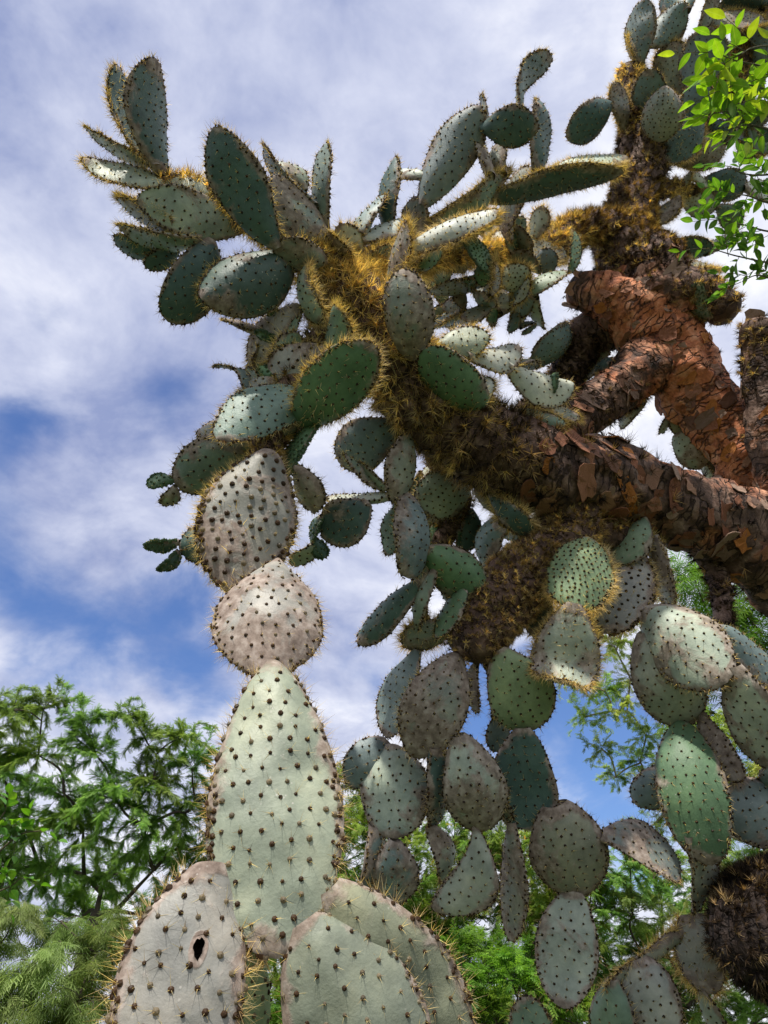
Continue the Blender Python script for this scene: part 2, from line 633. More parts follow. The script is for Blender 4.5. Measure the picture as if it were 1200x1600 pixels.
def clump_meshes(kind, cols, size, wood, twigs, per, droop, layer, up, flowers, seed, variants=3):
    """a few foliage clumps of radius 1 m / scale, shared by all trees of a kind"""
    key = (kind, wood.name, twigs)
    if key in CLUMPS:
        return CLUMPS[key]
    out = CLUMPS[key] = []
    UV, UF = UNITS[kind]
    for v_ in range(variants):
        rg = np.random.default_rng(seed * 10 + v_)
        bparts, fp, fd, fs = [], [], [], []
        for k in range(twigs):
            s = rg.normal(0, .22, 3)
            dr = rg.normal(0, 1, 3)
            dr[2] = dr[2] * layer + up
            dr /= np.linalg.norm(dr)
            ln = rg.uniform(.6, 1.3)
            e = s + dr * ln
            e[2] -= droop * ln
            m = s * .5 + e * .5 + np.array([0, 0, .18 * ln]) + rg.normal(0, .08, 3) * ln
            tw = catmull([s * .3, m, e], 5)
            bparts.append(tube(tw, np.linspace(.010, .003, len(tw)), 3))
            T = np.gradient(tw, axis=0)
            for q in range(per):
                u = rg.uniform(.15, 1.0) * (len(tw) - 1)
                a = int(min(u, len(tw) - 2))
                pp = tw[a] + (tw[a + 1] - tw[a]) * (u - a)
                d = T[a] / np.linalg.norm(T[a]) * .7 + rg.normal(0, .55, 3) * np.array([1, 1, .5])
                d[2] -= droop * 1.2
                fp.append(pp)
                fd.append(d)
                fs.append(size * rg.uniform(.6, 1.3))
        BV, BQ = join(bparts)
        fp, fd, fs = np.array(fp), np.array(fd), np.array(fs)
        X, Y, Z = frames(fd, (0, 0, 1))
        rl = rg.normal(0, .5, len(fp))[:, None]
        Y, Z = Y * np.cos(rl) + Z * np.sin(rl), Z * np.cos(rl) - Y * np.sin(rl)
        V, Fc = scatter(UV, UF, fp, X, Y, Z, fs)
        cc_ = np.array(cols)
        w = np.clip(.5 + .6 * vnoise(fp + v_ * 7, 2.0) + rg.normal(0, .25, len(fp)), 0, 1)[:, None]
        cc = (cc_[0] * (1 - w) + cc_[1] * w) * rg.uniform(.75, 1.25, (len(fp), 1))
        if flowers:
            cc[rg.random(len(fp)) < flowers] = (.60, .46, .03)
        tint = np.vstack([np.repeat(cc, len(UV), 0), np.full((len(BV), 3), .1)])
        out.append(mesh('foliage', np.vstack([V, BV]), [Fc, BQ + len(V)], M_LEAF, False, {'tint': tint}, (wood, len(Fc))))
    return out


def background_tree(name, label, base, top, limbs, kind, cols, size, wood, trunk_r=0.12, twigs=14, per=30, droop=0.15, layer=0.5,
                    flowers=None, seed=1, up=0.5, limb_r=.011, tone=(1, 1, 1)):
    """base: ground point, top: end of the trunk; limbs: clump centres (point, radius in metres); size: leaf length in metres"""
    rg = np.random.default_rng(seed)
    base, top = np.asarray(base, float), np.asarray(top, float)
    t = thing(name, tuple(base), label, 'tree')
    tr = catmull([base, base * .6 + top * .4 + rg.normal(0, .08, 3), top], 8) - base
    V, Qd = tube(tr, np.linspace(trunk_r * 1.25, trunk_r * .6, len(tr)), 10)
    V = V + 0.1 * trunk_r * fbm(V, 6)[:, None]
    obj('trunk', mesh('trunk', V, Qd, wood), t)
    mr = float(np.mean([r for _, r in limbs]))
    ms = clump_meshes(kind, cols, size / mr, wood, twigs, per, droop, layer, up, flowers, seed)
    cen = np.array([c for c, r in limbs])
    order = np.argsort(np.linalg.norm(cen - top, axis=1))
    nodes = [tr[k] + base for k in range(len(tr) // 2, len(tr))]
    bparts = []
    for k in order:
        c, rad = limbs[k]
        c = np.asarray(c, float)
        nd = np.array(nodes)
        dd = np.linalg.norm(nd - c, axis=1) + .25 * np.linalg.norm(nd - top, axis=1)
        root = nd[int(np.argmin(dd))]
        ln = np.linalg.norm(c - root)
        mid = root * .5 + c * .5 + np.array([0, 0, .1 * ln]) + rg.normal(0, .08, 3) * ln
        lc = catmull([root, mid, c], 7)
        far = np.linalg.norm(root - top)
        r0 = max(.006, trunk_r * .26 - limb_r * far)
        bparts.append(tube(lc - base, np.linspace(r0, max(.006, r0 * .5), len(lc)), 6))
        nodes.extend(list(lc[2:]))
        m4 = Matrix.Translation(Vector(c - base)) @ Matrix.Rotation(rg.uniform(0, 6.28), 4, 'Z') @ Matrix.Rotation(rg.normal(0, .2), 4, 'X') @ Matrix.Scale(rad * rg.uniform(.9, 1.15), 4)
        o = obj('foliage', ms[int(rg.integers(len(ms)))], t, m4, kind='stuff')
        j = rg.uniform(.75, 1.25)
        o.color = (j * rg.uniform(.85, 1.2) * tone[0], j * tone[1], j * rg.uniform(.8, 1.1) * tone[2], 1)
    V, Qd = join(bparts)
    obj('limbs', mesh('limbs', V, Qd, wood), t, kind='stuff')
    return t


def fill(x0, x1, top, bottom, step, d0, d1, r, seed):
    """clump centres over a stretch of the tree line; top: (x, y) outline"""
    rg = np.random.default_rng(seed)
    tx, ty = zip(*top)
    out = []
    for x in np.arange(x0, x1 + 1, step):
        yt = np.interp(x, tx, ty)
        for k, y in enumerate(np.arange(yt + r * .5, bottom, step)):
            out.append((x + rg.normal(0, step * .25), y + rg.normal(0, step * .2), rg.uniform(d0, d1), r * rg.uniform(.8, 1.2)))
    return clumps(out)


def gp(px, py, d, z=0.0):
    """ground point straight below a pixel at a depth"""
    q = at(px, py, d)
    return np.array([q[0], q[1], z])


def clumps(lst):
    return [(at(x, y, d), r * d / F) for x, y, d, r in lst]



G1 = ((.095, .21, .045), (.27, .44, .10))
G2 = ((.10, .20, .025), (.30, .42, .045))
background_tree('acacia_tree', 'tall feathery green acacia tree with open airy top behind the low drooping acacia', gp(120, 1300, 8.5), at(150, 1430, 8.2),
                clumps([(20, 1110, 8.4, 55), (-30, 1140, 8.4, 60), (70, 1105, 8.3, 40), (135, 1135, 8.2, 45), (200, 1118, 8.3, 36), (150, 1180, 8.2, 50),
                        (230, 1160, 8.3, 45), (290, 1150, 8.4, 36), (300, 1200, 8.4, 45), (240, 1220, 8.2, 55), (60, 1180, 8.4, 50), (0, 1200, 8.5, 65),
                        (100, 1240, 8.2, 60), (180, 1250, 8.0, 60), (290, 1270, 8.3, 50), (230, 1290, 8.1, 60), (130, 1300, 8.2, 60), (40, 1280, 8.5, 65), (-40, 1270, 8.5, 65),
                        (310, 1330, 8.5, 45), (240, 1360, 8.3, 55), (170, 1370, 8.5, 55), (90, 1360, 8.4, 60), (10, 1360, 8.5, 65), (290, 1400, 8.6, 45), (220, 1430, 8.5, 55),
                        (130, 1430, 8.6, 55), (330, 1240, 8.6, 35), (-50, 1350, 8.6, 65)]),
                'feather', G1, 0.088, M_WOODD, trunk_r=.12, twigs=17, per=72, seed=3, layer=.75, up=.45, tone=(1.15, 1.1, 1.0))
background_tree('drooping_acacia_tree', 'low acacia tree with pale drooping narrow leaves in front of the taller acacia', gp(60, 1500, 6.0), at(80, 1600, 5.9),
                clumps([(20, 1430, 5.9, 60), (95, 1440, 6.0, 60), (60, 1500, 5.6, 65), (150, 1490, 5.9, 60), (130, 1560, 5.6, 65), (10, 1560, 5.5, 70),
                        (215, 1550, 6.0, 55), (180, 1450, 6.2, 45), (210, 1610, 5.8, 60), (60, 1620, 5.5, 70), (-30, 1490, 5.8, 60), (140, 1640, 5.7, 60)]),
                'narrow', ((.15, .26, .07), (.34, .47, .17)), 0.10, M_WOODD, trunk_r=.06, twigs=18, per=32, seed=5, droop=.5, layer=.5, up=.25)
background_tree('yellow_flowering_tree', 'bright green acacia tree dotted with yellow flowers behind the lowest hanging pads', gp(680, 1450, 9), at(680, 1570, 8.9),
                fill(430, 900, [(430, 1420), (490, 1190), (530, 1175), (570, 1290), (650, 1290), (750, 1300), (900, 1340)], 1660, 54, 8.4, 9.6, 60, 4),
                'feather', G1, 0.09, M_WOODD, trunk_r=.11, seed=8, twigs=22, per=66, flowers=.006, tone=(1.2, 1.08, .8))
background_tree('green_shrub_tree', 'dense low green bush growing below the hanging pads', gp(760, 1560, 6.8), at(760, 1640, 6.7),
                clumps([(660, 1530, 6.8, 50), (740, 1550, 6.4, 55), (800, 1530, 6.6, 50), (720, 1500, 7.0, 45), (850, 1580, 6.6, 55), (780, 1600, 6.2, 55),
                        (690, 1600, 6.4, 55), (900, 1600, 6.8, 55), (620, 1600, 6.9, 50), (830, 1500, 7.0, 40), (500, 1590, 7, 50), (430, 1600, 7, 50)]),
                'pinnate', ((.07, .18, .025), (.20, .36, .04)), 0.10, M_WOODD, trunk_r=.05, twigs=15, per=24, seed=11, layer=.5)
background_tree('airy_tree', 'airy tree with pale bare limbs and sparse small leaves behind the right hand pads', gp(1290, 1330, 5.6), at(1230, 1330, 5.5),
                clumps([(905, 1060, 5.2, 34), (960, 1010, 5.3, 38), (915, 1120, 5.2, 34), (965, 1110, 5.2, 40), (1010, 1150, 5.3, 42), (940, 1170, 5.2, 36),
                        (985, 1060, 5.3, 38), (1040, 1020, 5.5, 40), (1120, 1150, 5.4, 46), (960, 1215, 5.3, 32), (1020, 1290, 5.4, 34), (985, 960, 5.4, 38),
                        (1170, 1220, 5.3, 46), (1080, 1120, 5.5, 46), (1185, 1330, 5.4, 46), (1010, 1230, 5.4, 40), (935, 955, 5.4, 28), (1120, 1390, 5.5, 46), (1060, 1180, 5.4, 42),
                        (900, 1020, 5.3, 28), (1100, 1290, 5.5, 42), (1170, 1400, 5.4, 46), (1050, 1260, 5.4, 36), (945, 1080, 5.2, 34), (1000, 1190, 5.3, 34)]),
                'pinnate', ((.15, .27, .05), (.36, .50, .12)), 0.036, M_WOODP, trunk_r=.06, twigs=18, per=26, tone=(1.25, 1.15, 1.3), seed=14, layer=.8, up=.2, limb_r=.014)
background_tree('willow_leaved_tree', 'tree with long narrow bright green leaves under the thick bare branch', gp(1290, 960, 6.5), at(1250, 1150, 6.4),
                clumps([(1090, 920, 6.3, 50), (1150, 950, 6.3, 50), (1190, 990, 6.2, 50), (1110, 980, 6.3, 50), (1180, 1060, 6.3, 50), (1080, 1090, 6.3, 50),
                        (1130, 1120, 6.3, 50), (1190, 1130, 6.2, 50), (1070, 890, 6.5, 36), (1140, 1020, 6.5, 50), (1190, 1200, 6.5, 50), (1150, 1270, 6.6, 50), (1200, 930, 6.3, 45)]),
                'narrow', ((.07, .18, .02), (.19, .36, .04)), 0.15, M_TWIG, trunk_r=.08, twigs=13, per=14, seed=17, layer=.7, up=.3)
background_tree('distant_acacia_tree', 'distant light green acacia tree behind the dark spiny branch stump', gp(1050, 1450, 9.8), at(1050, 1580, 9.6),
                fill(870, 1230, [(870, 1360), (950, 1320), (1000, 1330), (1060, 1320), (1150, 1330), (1230, 1320)], 1660, 60, 9.2, 10.4, 58, 6),
                'feather', G1, 0.09, M_WOODD, trunk_r=.11, seed=21, twigs=22, per=66, tone=(1.2, 1.1, 1.2))
# ------------------------------------------------------------------ the tree cactus: branches
HUB = at(1350, 950, 3.25)
ROOT = np.array([2.35, 2.85, 0.0])
CACT = thing('tree_cactus', tuple(ROOT), 'giant tree cactus with flat spiny oval pads and peeling orange bark branches', 'cactus')
SAMP = []                                   # sample points of everything the pads can grow from
GOLD = np.array([.88, .75, .46])
TAWNY = np.array([.56, .425, .23])
BROWN = np.array([.16, .105, .06])
DARK = np.array([.035, .024, .018])
PALE = np.array([.75, .66, .42])


def spine_colors(n, mix, rg=rng):
    """mix: list of (colour, weight)"""
    w = np.array([m[1] for m in mix], float)
    pick = rg.choice(len(mix), n, p=w / w.sum())
    c = np.array([m[0] for m in mix])[pick]
    return c * rg.uniform(.7, 1.3, (n, 1))


FLAKES = []


def branch(pts, name='branch', raw=None, hairy=None, mix=None, flakes=0, flake_small=0, hl=.035, world=None, seed=0, rough=1.0, tuft=.024, cap=True, fl_range=(0, 1), label=None):
    """pts: (px, py, depth, radius px); raw / hairy: values along the branch"""
    rg = np.random.default_rng(100 + seed)
    if world is not None:
        C0 = np.array([p[:3] for p in world], float)
        R0 = np.array([p[3] for p in world], float)
    else:
        C0 = np.array([at(x, y, d) for x, y, d, r in pts])
        R0 = np.array([r * d / F for x, y, d, r in pts])
    seglen = np.linalg.norm(np.diff(C0, axis=0), axis=1)
    per = [max(3, int(l / 0.016)) for l in seglen]
    X = catmull(np.hstack([C0, R0[:, None]]), per)
    C, Rr = X[:, :3], X[:, 3]
    key = np.concatenate([np.linspace(k, k + 1, p, endpoint=False) for k, p in enumerate(per)] + [[len(per)]])
    raw = np.interp(key, np.arange(len(C0)), raw if raw is not None else np.zeros(len(C0)))
    hair = np.interp(key, np.arange(len(C0)), hairy if hairy is not None else np.zeros(len(C0)))
    along = np.concatenate([[0], np.cumsum(np.linalg.norm(np.diff(C, axis=0), axis=1))])
    if cap:                                  # rounded end
        d = C[-1] - C[-2]
        d /= np.linalg.norm(d)
        for k in range(1, 7):
            a = k / 6 * math.pi / 2 * .985
            C = np.vstack([C, X[-1, :3] + d * Rr[len(X) - 1] * math.sin(a) * .8])
            Rr = np.append(Rr, X[-1, 3] * math.cos(a))
        e = np.ones(6)
        raw, hair, along = np.append(raw, e * raw[-1]), np.append(hair, e * hair[-1]), np.append(along, along[-1] + np.arange(1, 7) * .01)
    T, A, B = tube_frames(C)
    seg = 52
    a = np.linspace(0, 2 * math.pi, seg, endpoint=False)
    nrm = A[:, None] * np.cos(a)[None, :, None] + B[:, None] * np.sin(a)[None, :, None]
    V = C[:, None] + nrm * Rr[:, None, None]
    q = V.copy()
    disp = .16 * fbm(q, 5.0, 2) + .10 * fbm(q, 17.0, 3)
    plates = np.floor((along[:, None] + .03 * vnoise(q, 12)) / .045)     # overlapping bark shelves
    saw = (along[:, None] + .03 * vnoise(q, 12)) / .045 - plates
    disp = disp + .05 * saw * raw[:, None] * (vnoise(q, 7) > -.2)
    V = V + nrm * (disp * Rr[:, None] * rough)[..., None]
    m = len(C)
    i, j = np.meshgrid(np.arange(m - 1), np.arange(seg), indexing='ij')
    j2 = (j + 1) % seg
    Qd = np.stack([i * seg + j, i * seg + j2, (i + 1) * seg + j2, (i + 1) * seg + j], -1).reshape(-1, 4)
    org = C[0].copy()
    att = {'along': np.repeat(along, seg), 'around': (np.abs(a - math.pi)[None] * Rr[:, None]).ravel(), 'raw': np.repeat(raw, seg)}
    o = obj(name, mesh(name, (V - org).reshape(-1, 3), Qd, M_BARK, True, att), CACT, Matrix.Translation(Vector(org - ROOT)))
    if label:
        o['label'] = label
    SAMP.append(V[::2, ::4].reshape(-1, 3))
    # tufts of spines
    area = (2 * math.pi * Rr) * np.gradient(along)
    cnt = rg.poisson(np.clip(area * hair / tuft ** 2, 0, None))
    ii = np.repeat(np.arange(m), cnt)
    if len(ii):
        jj = rg.integers(0, seg, len(ii))
        P = V[ii, jj] + T[ii] * rg.normal(0, .006, (len(ii), 1))
        Nn = nrm[ii, jj]
        k = 15
        Pk = np.repeat(P, k, 0)
        D = np.repeat(Nn, k, 0) * rg.uniform(.35, 1.2, (len(Pk), 1)) + rg.normal(0, .5, (len(Pk), 3))
        L = np.repeat(rg.uniform(.6, 1.25, len(P)), k) * hl * rg.uniform(.5, 1.2, len(Pk))
        SV, SF = spines(Pk - org, D, L, .0013)
        if callable(mix):
            c = np.repeat(mix(ii / m, len(ii), rg), k, 0) * rg.uniform(.7, 1.3, (len(Pk), 1))
        else:
            c = np.repeat(spine_colors(len(ii), mix or [(BROWN, 1)], rg), k, 0) * rg.uniform(.7, 1.3, (len(Pk), 1))
        obj('spines', mesh('spines', SV, SF, M_SPINE, False, {'tint': np.repeat(c, 4, 0)}), o, kind='stuff')
    # peeling plates of bark
    lo, hi = int(fl_range[0] * m), int(fl_range[1] * m)
    w = np.clip(raw[lo:hi], 0.05, 1)
    for q_ in range(flakes):
        ii = lo + int(rg.choice(hi - lo, p=w / w.sum()))
        jj = int(rg.integers(0, seg))
        n_ = nrm[ii, jj]
        view = (CAM - V[ii, jj])
        view = view / np.linalg.norm(view)
        if np.dot(n_, view) < -.15:
            jj = (jj + seg // 2) % seg
            n_ = nrm[ii, jj]
        FLAKES.append((o, V[ii, jj] - org, n_, T[ii], rg.uniform(.022, .055), rg.random()))
    return o


def plate_mesh(seed):
    """one curled plate of bark, ragged outline, two sided"""
    rg = np.random.default_rng(seed)
    k = 13
    a = np.linspace(0, 2 * math.pi, k, endpoint=False)
    r = np.minimum(.85 / np.maximum(np.maximum(np.abs(np.cos(a)), np.abs(np.sin(a))), .6), 1.1) * rg.uniform(.8, 1.1, k)
    out = np.stack([np.cos(a) * r, np.sin(a) * r * rg.uniform(.6, 1.0)], 1)
    curl = rg.uniform(-.35, .1)
    up = rg.uniform(.02, .3)
    ring = np.vstack([out, out * .5, [[0, 0]]])
    z = curl * ring[:, 1] ** 2 + up * np.clip(ring[:, 0], 0, 2) ** 2 + rg.normal(0, .04, len(ring))
    Vt = np.column_stack([ring, z + .05])
    Vb = np.column_stack([ring, z - .03])
    V = np.vstack([Vt, Vb])
    n = len(ring)
    Fq, Ft = [], []
    for i in range(k):
        j = (i + 1) % k
        Fq.append([i, j, k + j, k + i])
        Fq.append([n + j, n + i, n + k + i, n + k + j])
        Fq.append([j, i, n + i, n + j])
        Ft.append([k + i, k + j, 2 * k])
        Ft.append([n + k + j, n + k + i, n + 2 * k])
    return mesh('bark_flake', V, [np.array(Fq), np.array(Ft)], M_FLAKE, False)


def b_mix(stops):
    """spine colour that changes along the branch: (u, mix)"""
    us = np.array([s[0] for s in stops])

    def f(u, n, rg):
        u = np.clip(u + rg.normal(0, .05, n), 0, 1)
        idx = np.clip(np.searchsorted(us, u) - 1, 0, len(us) - 1)
        out = np.empty((n, 3))
        for k in range(len(us)):
            s = idx == k
            if s.any():
                out[s] = spine_colors(int(s.sum()), stops[k][1], rg)
        return out
    return f


branch(None, 'trunk', world=[(*ROOT, .34), (2.32, 2.85, 1.0, .27), (2.2, 2.86, 2.1, .25), (*(HUB * .97 + np.array([.06, .03, .05])), .25), (*(HUB + np.array([.0, .05, .18])), .2)],
       raw=[.3, .4, .5, .6, .6], seed=1)
MIX_T = [(TAWNY, 3), (BROWN, 3), (GOLD, 1.2)]
MIX_D = [(DARK, 3), (BROWN, 3), (TAWNY, .8)]
MIX_G = [(GOLD, 4), (TAWNY, 2)]
# heavy branch that crosses the picture
branch([(1350, 950, 3.25, 80), (1255, 895, 3.18, 76), (1190, 852, 3.1, 70), (1060, 797, 2.98, 60), (960, 750, 2.9, 60), (860, 735, 2.82, 66), (750, 692, 2.74, 66),
        (655, 610, 2.66, 62), (595, 535, 2.62, 58), (545, 465, 2.6, 50), (495, 432, 2.6, 36)],
       raw=[.3, .35, .42, .5, .5, .4, .1, 0, 0, 0, 0], hairy=[.05, .05, .06, .08, .10, .25, .9, 1.1, 1.3, 1.5, 1.5],
       mix=b_mix([(0, MIX_D), (.45, [(BROWN, 3), (DARK, 2), (TAWNY, 2)]), (.68, [(TAWNY, 4), (BROWN, 2), (GOLD, 1)]), (.80, [(GOLD, 3), (TAWNY, 2)]), (.88, MIX_G)]),
       hl=.05, flakes=100, fl_range=(0.15, .62), seed=2, label='heavy branch with peeling orange bark and a golden spiny end')
# upper bare branch with the reddest bark
branch([(1345, 960, 3.35, 66), (1250, 850, 3.5, 56), (1165, 725, 3.62, 46), (1100, 625, 3.72, 50), (1040, 535, 3.8, 54), (965, 474, 3.85, 42), (908, 455, 3.9, 28)],
       raw=[.6, .7, .9, 1, 1, .85, .5], hairy=[0, 0, .04, .03, .05, .1, .3], mix=MIX_D, flakes=95, fl_range=(.22, .97), seed=3, label='bare branch with bright orange peeling bark')
branch([(1045, 540, 3.78, 40), (990, 590, 3.68, 40), (930, 632, 3.55, 36), (875, 668, 3.4, 30)], raw=[.7, .6, .5, .45], hairy=[.05, .2, .35, .2], mix=MIX_D, flakes=24, seed=4)
branch([(975, 500, 3.95, 36), (915, 525, 4.0, 32), (892, 575, 4.0, 29), (855, 625, 3.95, 24), (820, 640, 3.9, 18)], raw=[.3, .1, 0, 0, 0], hairy=[.2, .5, .9, 1., 1.], mix=MIX_D, seed=5)
branch([(1050, 520, 3.85, 60), (1010, 440, 3.95, 64), (975, 375, 4.05, 46), (990, 310, 4.15, 34), (1003, 250, 4.25, 38), (998, 190, 4.35, 28), (985, 115, 4.45, 18)],
       raw=[.8, .4, 0, .2, .1, 0, 0], hairy=[.1, 1.4, 1.8, .7, 1., 1.4, 1.5], mix=b_mix([(0, MIX_D), (.2, MIX_T), (.5, [(DARK, 2), (BROWN, 3), (TAWNY, 1)]), (.72, MIX_T), (.86, MIX_G)]), flakes=18, fl_range=(0, .3), seed=6)
branch([(1360, 960, 3.2, 60), (1275, 850, 3.3, 50), (1222, 740, 3.4, 40), (1202, 640, 3.45, 38), (1192, 560, 3.5, 38), (1184, 518, 3.5, 28)],
       raw=[.6, .6, .5, .35, .3, .1], hairy=[0, .02, .05, .1, .3, 1], mix=b_mix([(0, MIX_D), (.8, MIX_T)]), flakes=16, fl_range=(.3, 1), seed=7)
# spiny shoulder between the column and the orange branch
branch([(1040, 470, 3.8, 36), (1085, 450, 3.75, 32), (1130, 480, 3.7, 30)], raw=[.3, .1, .1], hairy=[1, 1.2, 1.], mix=MIX_T, seed=8)
# golden arm running left from the column
branch([(985, 365, 4.05, 24), (930, 352, 3.9, 24), (870, 375, 3.75, 24), (810, 395, 3.6, 22), (760, 400, 3.45, 18), (700, 395, 3.2, 18), (640, 420, 2.9, 20), (590, 470, 2.7, 22)],
       hairy=[1.2, 1.5, 1.6, 1.6, 1.4, 1.3, 1.2, 1.2], mix=b_mix([(0, MIX_T), (.25, MIX_G)]), hl=.045, seed=9)
# brown furry arm hanging below the heavy branch
branch([(900, 770, 2.85, 44), (880, 845, 2.78, 46), (830, 895, 2.7, 50), (780, 945, 2.62, 48), (738, 1000, 2.56, 40)], raw=[.3, 0, 0, 0, 0],
       hairy=[.5, 1.5, 1.6, 1.6, 1.5], mix=[(TAWNY, 5), (BROWN, 1.5), (GOLD, 1)], hl=.021, tuft=.017, seed=10, label='brown furry hanging arm covered in short spines')
# golden crown at the end of the heavy branch, towards the upper left
branch([(545, 470, 2.6, 40), (520, 420, 2.58, 34), (470, 385, 2.56, 30), (400, 345, 2.55, 26), (320, 305, 2.53, 20), (262, 285, 2.52, 14)],
       hairy=[1.5, 1.5, 1.5, 1.3, 1.2, 1.2], mix=MIX_G, hl=.045, seed=11)
branch([(545, 470, 2.6, 36), (585, 420, 2.75, 26), (615, 395, 2.85, 20)], hairy=[1.4, 1.4, 1.4], mix=MIX_G, hl=.045, seed=12)
# stem of the hanging column on the left
branch([(560, 500, 2.6, 44), (510, 545, 2.52, 36), (460, 600, 2.45, 30), (430, 660, 2.38, 26), (415, 715, 2.3, 24)], hairy=[1.4, 1.2, 1.1, 1, 1], mix=[(TAWNY, 2), (BROWN, 2), (GOLD, 1)], seed=13)
# blackened spiny stump
branch([(1520, 1420, 2.65, 90), (1400, 1425, 2.5, 92), (1290, 1440, 2.4, 96), (1195, 1458, 2.3, 92), (1168, 1460, 2.28, 66)], raw=[-.3, -.4, -.75, -.8, -.8], hairy=[.15, .3, 1.8, 2.8, 2.8],
       mix=[(DARK, 4), (BROWN, 2.2), (TAWNY, .6)], hl=.034, seed=14, tuft=.017, rough=.5, label='thick branch stump covered in blackened spines')
branch([(1700, 1380, 3.0, 100), (1600, 1400, 2.8, 96), (1515, 1420, 2.65, 90)], hairy=[.5, .8, 1], mix=MIX_D, seed=15)
# arm in the upper right crown
branch([(1000, 235, 4.25, 26), (1060, 195, 4.35, 28), (1110, 150, 4.45, 26), (1160, 90, 4.5, 22), (1190, 20, 4.6, 18)], hairy=[1, 1, 1, 1, 1], mix=MIX_T, seed=16)
branch([(1000, 300, 4.2, 18), (1050, 295, 4.3, 12), (1100, 300, 4.4, 9)], hairy=[1.2, 1.2, 1], mix=[(TAWNY, 2), (GOLD, 2)], seed=17)
branch([(900, 830, 2.8, 22), (960, 835, 2.86, 20), (1020, 850, 2.9, 16)], hairy=[1, 1, 1], mix=MIX_T, seed=18)
branch([(690, 660, 2.8, 26), (690, 720, 2.95, 22), (720, 780, 3.0, 18), (690, 850, 2.95, 14)], hairy=[1, 1, 1, 1], mix=MIX_T, seed=19)
branch([(1060, 800, 3.05, 26), (1120, 900, 3.0, 18), (1130, 975, 2.8, 12)], hairy=[.4, .6, 1], mix=MIX_D, seed=22)

PLATES = [plate_mesh(k) for k in range(14)]
FCOL = [(.40, .16, .085), (.32, .13, .07), (.50, .27, .17), (.26, .125, .08), (.44, .29, .21), (.38, .2, .13), (.60, .22, .05), (.30, .19, .14), (.46, .21, .12)]
for o, p, nn, tt, sz, rnd in FLAKES:
    z = Vector(nn) + Vector(np.random.default_rng(int(rnd * 1e6)).normal(0, .1, 3))
    z.normalize()
    x = Vector(tt) * (1 if rnd > .3 else -1)
    x = (x - z * x.dot(z)).normalized()
    y = z.cross(x)
    q = Matrix((x, y, z)).transposed().to_4x4()
    q = Matrix.Translation(Vector(p)) @ q @ Matrix.Rotation((rnd - .5) * 1.6, 4, 'Z') @ Matrix.Diagonal((sz * .8, sz * (.9 + rnd), sz * .8, 1))
    f = obj('bark_flake', PLATES[int(rnd * 997) % 14], o, q)
    c = FCOL[int(rnd * 7919) % len(FCOL)]
    f.color = (*c, 1)

# ------------------------------------------------------------------ the pads
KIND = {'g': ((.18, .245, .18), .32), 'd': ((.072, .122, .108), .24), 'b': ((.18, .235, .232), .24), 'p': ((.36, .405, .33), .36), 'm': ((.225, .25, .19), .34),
        'k': ((.25, .265, .215), .6), 'y': ((.25, .33, .18), .25), 'w': ((.46, .48, .40), .2), 'n': ((.105, .185, .095), .05), 'q': ((.275, .265, .235), .55)}  # shade and sun partly put into colour: 'd' darker, 'p' and 'w' paler
GAPS = []


class Pad:
    def __init__(s, L, W, T, p, q, curl, lb, cup, tipb, rg, wav):
        s.L, s.W, s.T, s.p, s.q, s.curl, s.lb, s.cup, s.tipb = L, W, T, p, q, curl, lb, cup, tipb
        s.ph = rg.uniform(0, 6.28, 8)
        s.wav = wav
        s.nz = rg.uniform(0, 30, 3)

        s.roll, s.t0 = 0.0, .45

    def bend(s, P):
        if not s.roll:
            return P
        x, z = P[..., 0], P[..., 2]
        r = (1 - s.t0) * s.L / s.roll
        a = np.clip((x / s.L - s.t0) / (1 - s.t0), 0, 1.05) * s.roll
        xb = np.where(a > 0, s.t0 * s.L + (r - z) * np.sin(a), x)
        zb = np.where(a > 0, r - (r - z) * np.cos(a), z)
        return np.stack([xb, P[..., 1], zb], -1)

    def half(s, t, sg):
        u = .045 + .955 * np.clip(t, 0, 1)
        pr = np.clip(np.sin(math.pi * np.clip(u ** s.p, 0, 1)), 1e-4, 1) ** s.q
        w = 1 + s.wav * (np.sin(5 * t + s.ph[0] + sg * s.ph[1]) + .6 * np.sin(11 * t + s.ph[2] + sg * s.ph[3]))
        return s.W / 2 * pr * w

    def at(s, t, v, side):
        """t along 0..1, v across -1..1, side +1 / -1 (arrays)"""
        h = s.half(t, np.sign(v))
        x = t * s.L
        y = v * h
        th = s.T / 2 * np.clip(.75 + .35 * np.cos(math.pi * t), .2, 1.1) * np.clip(np.sin(math.pi * np.clip(.1 + .9 * t, 0, 1)), 0, 1) ** .35
        z = side * th * np.clip(1 - np.abs(v) ** 2, 0, 1) ** .75
        z = z + s.curl * s.L * 4 * t * (1 - t) + s.cup * v * v * h + s.tipb * s.L * np.clip(t - .45, 0, 1) ** 2
        q = np.stack([x, y, 0 * x], -1) + s.nz
        z = z + .010 * vnoise(q, 9) + .003 * vnoise(q, 28)
        y = y + s.lb * s.L * 4 * t * (1 - t)
        return s.bend(np.stack([x, y, z], -1))

    def normal(s, t, v, side):
        e = .01
        a = s.at(np.clip(t + e, 0, 1), v, side) - s.at(np.clip(t - e, 0, 1), v, side)
        b = s.at(t, np.clip(v + e, -1, 1), side) - s.at(t, np.clip(v - e, -1, 1), side)
        n = np.cross(a, b)
        n = n / np.maximum(np.linalg.norm(n, axis=-1, keepdims=True), 1e-9) * np.asarray(side)[..., None]
        ctr = s.at(t * 0 + .5, v * 0, side * 0)
        o = s.at(t, v, side) - ctr
        o = o / np.maximum(np.linalg.norm(o, axis=-1, keepdims=True), 1e-9)
        k = np.clip(np.maximum(np.abs(v), np.clip((t - .8) * 5, 0, 1)), 0, 1)[..., None] ** 6
        r = n * (1 - k) + o * k
        return r / np.linalg.norm(r, axis=-1, keepdims=True)


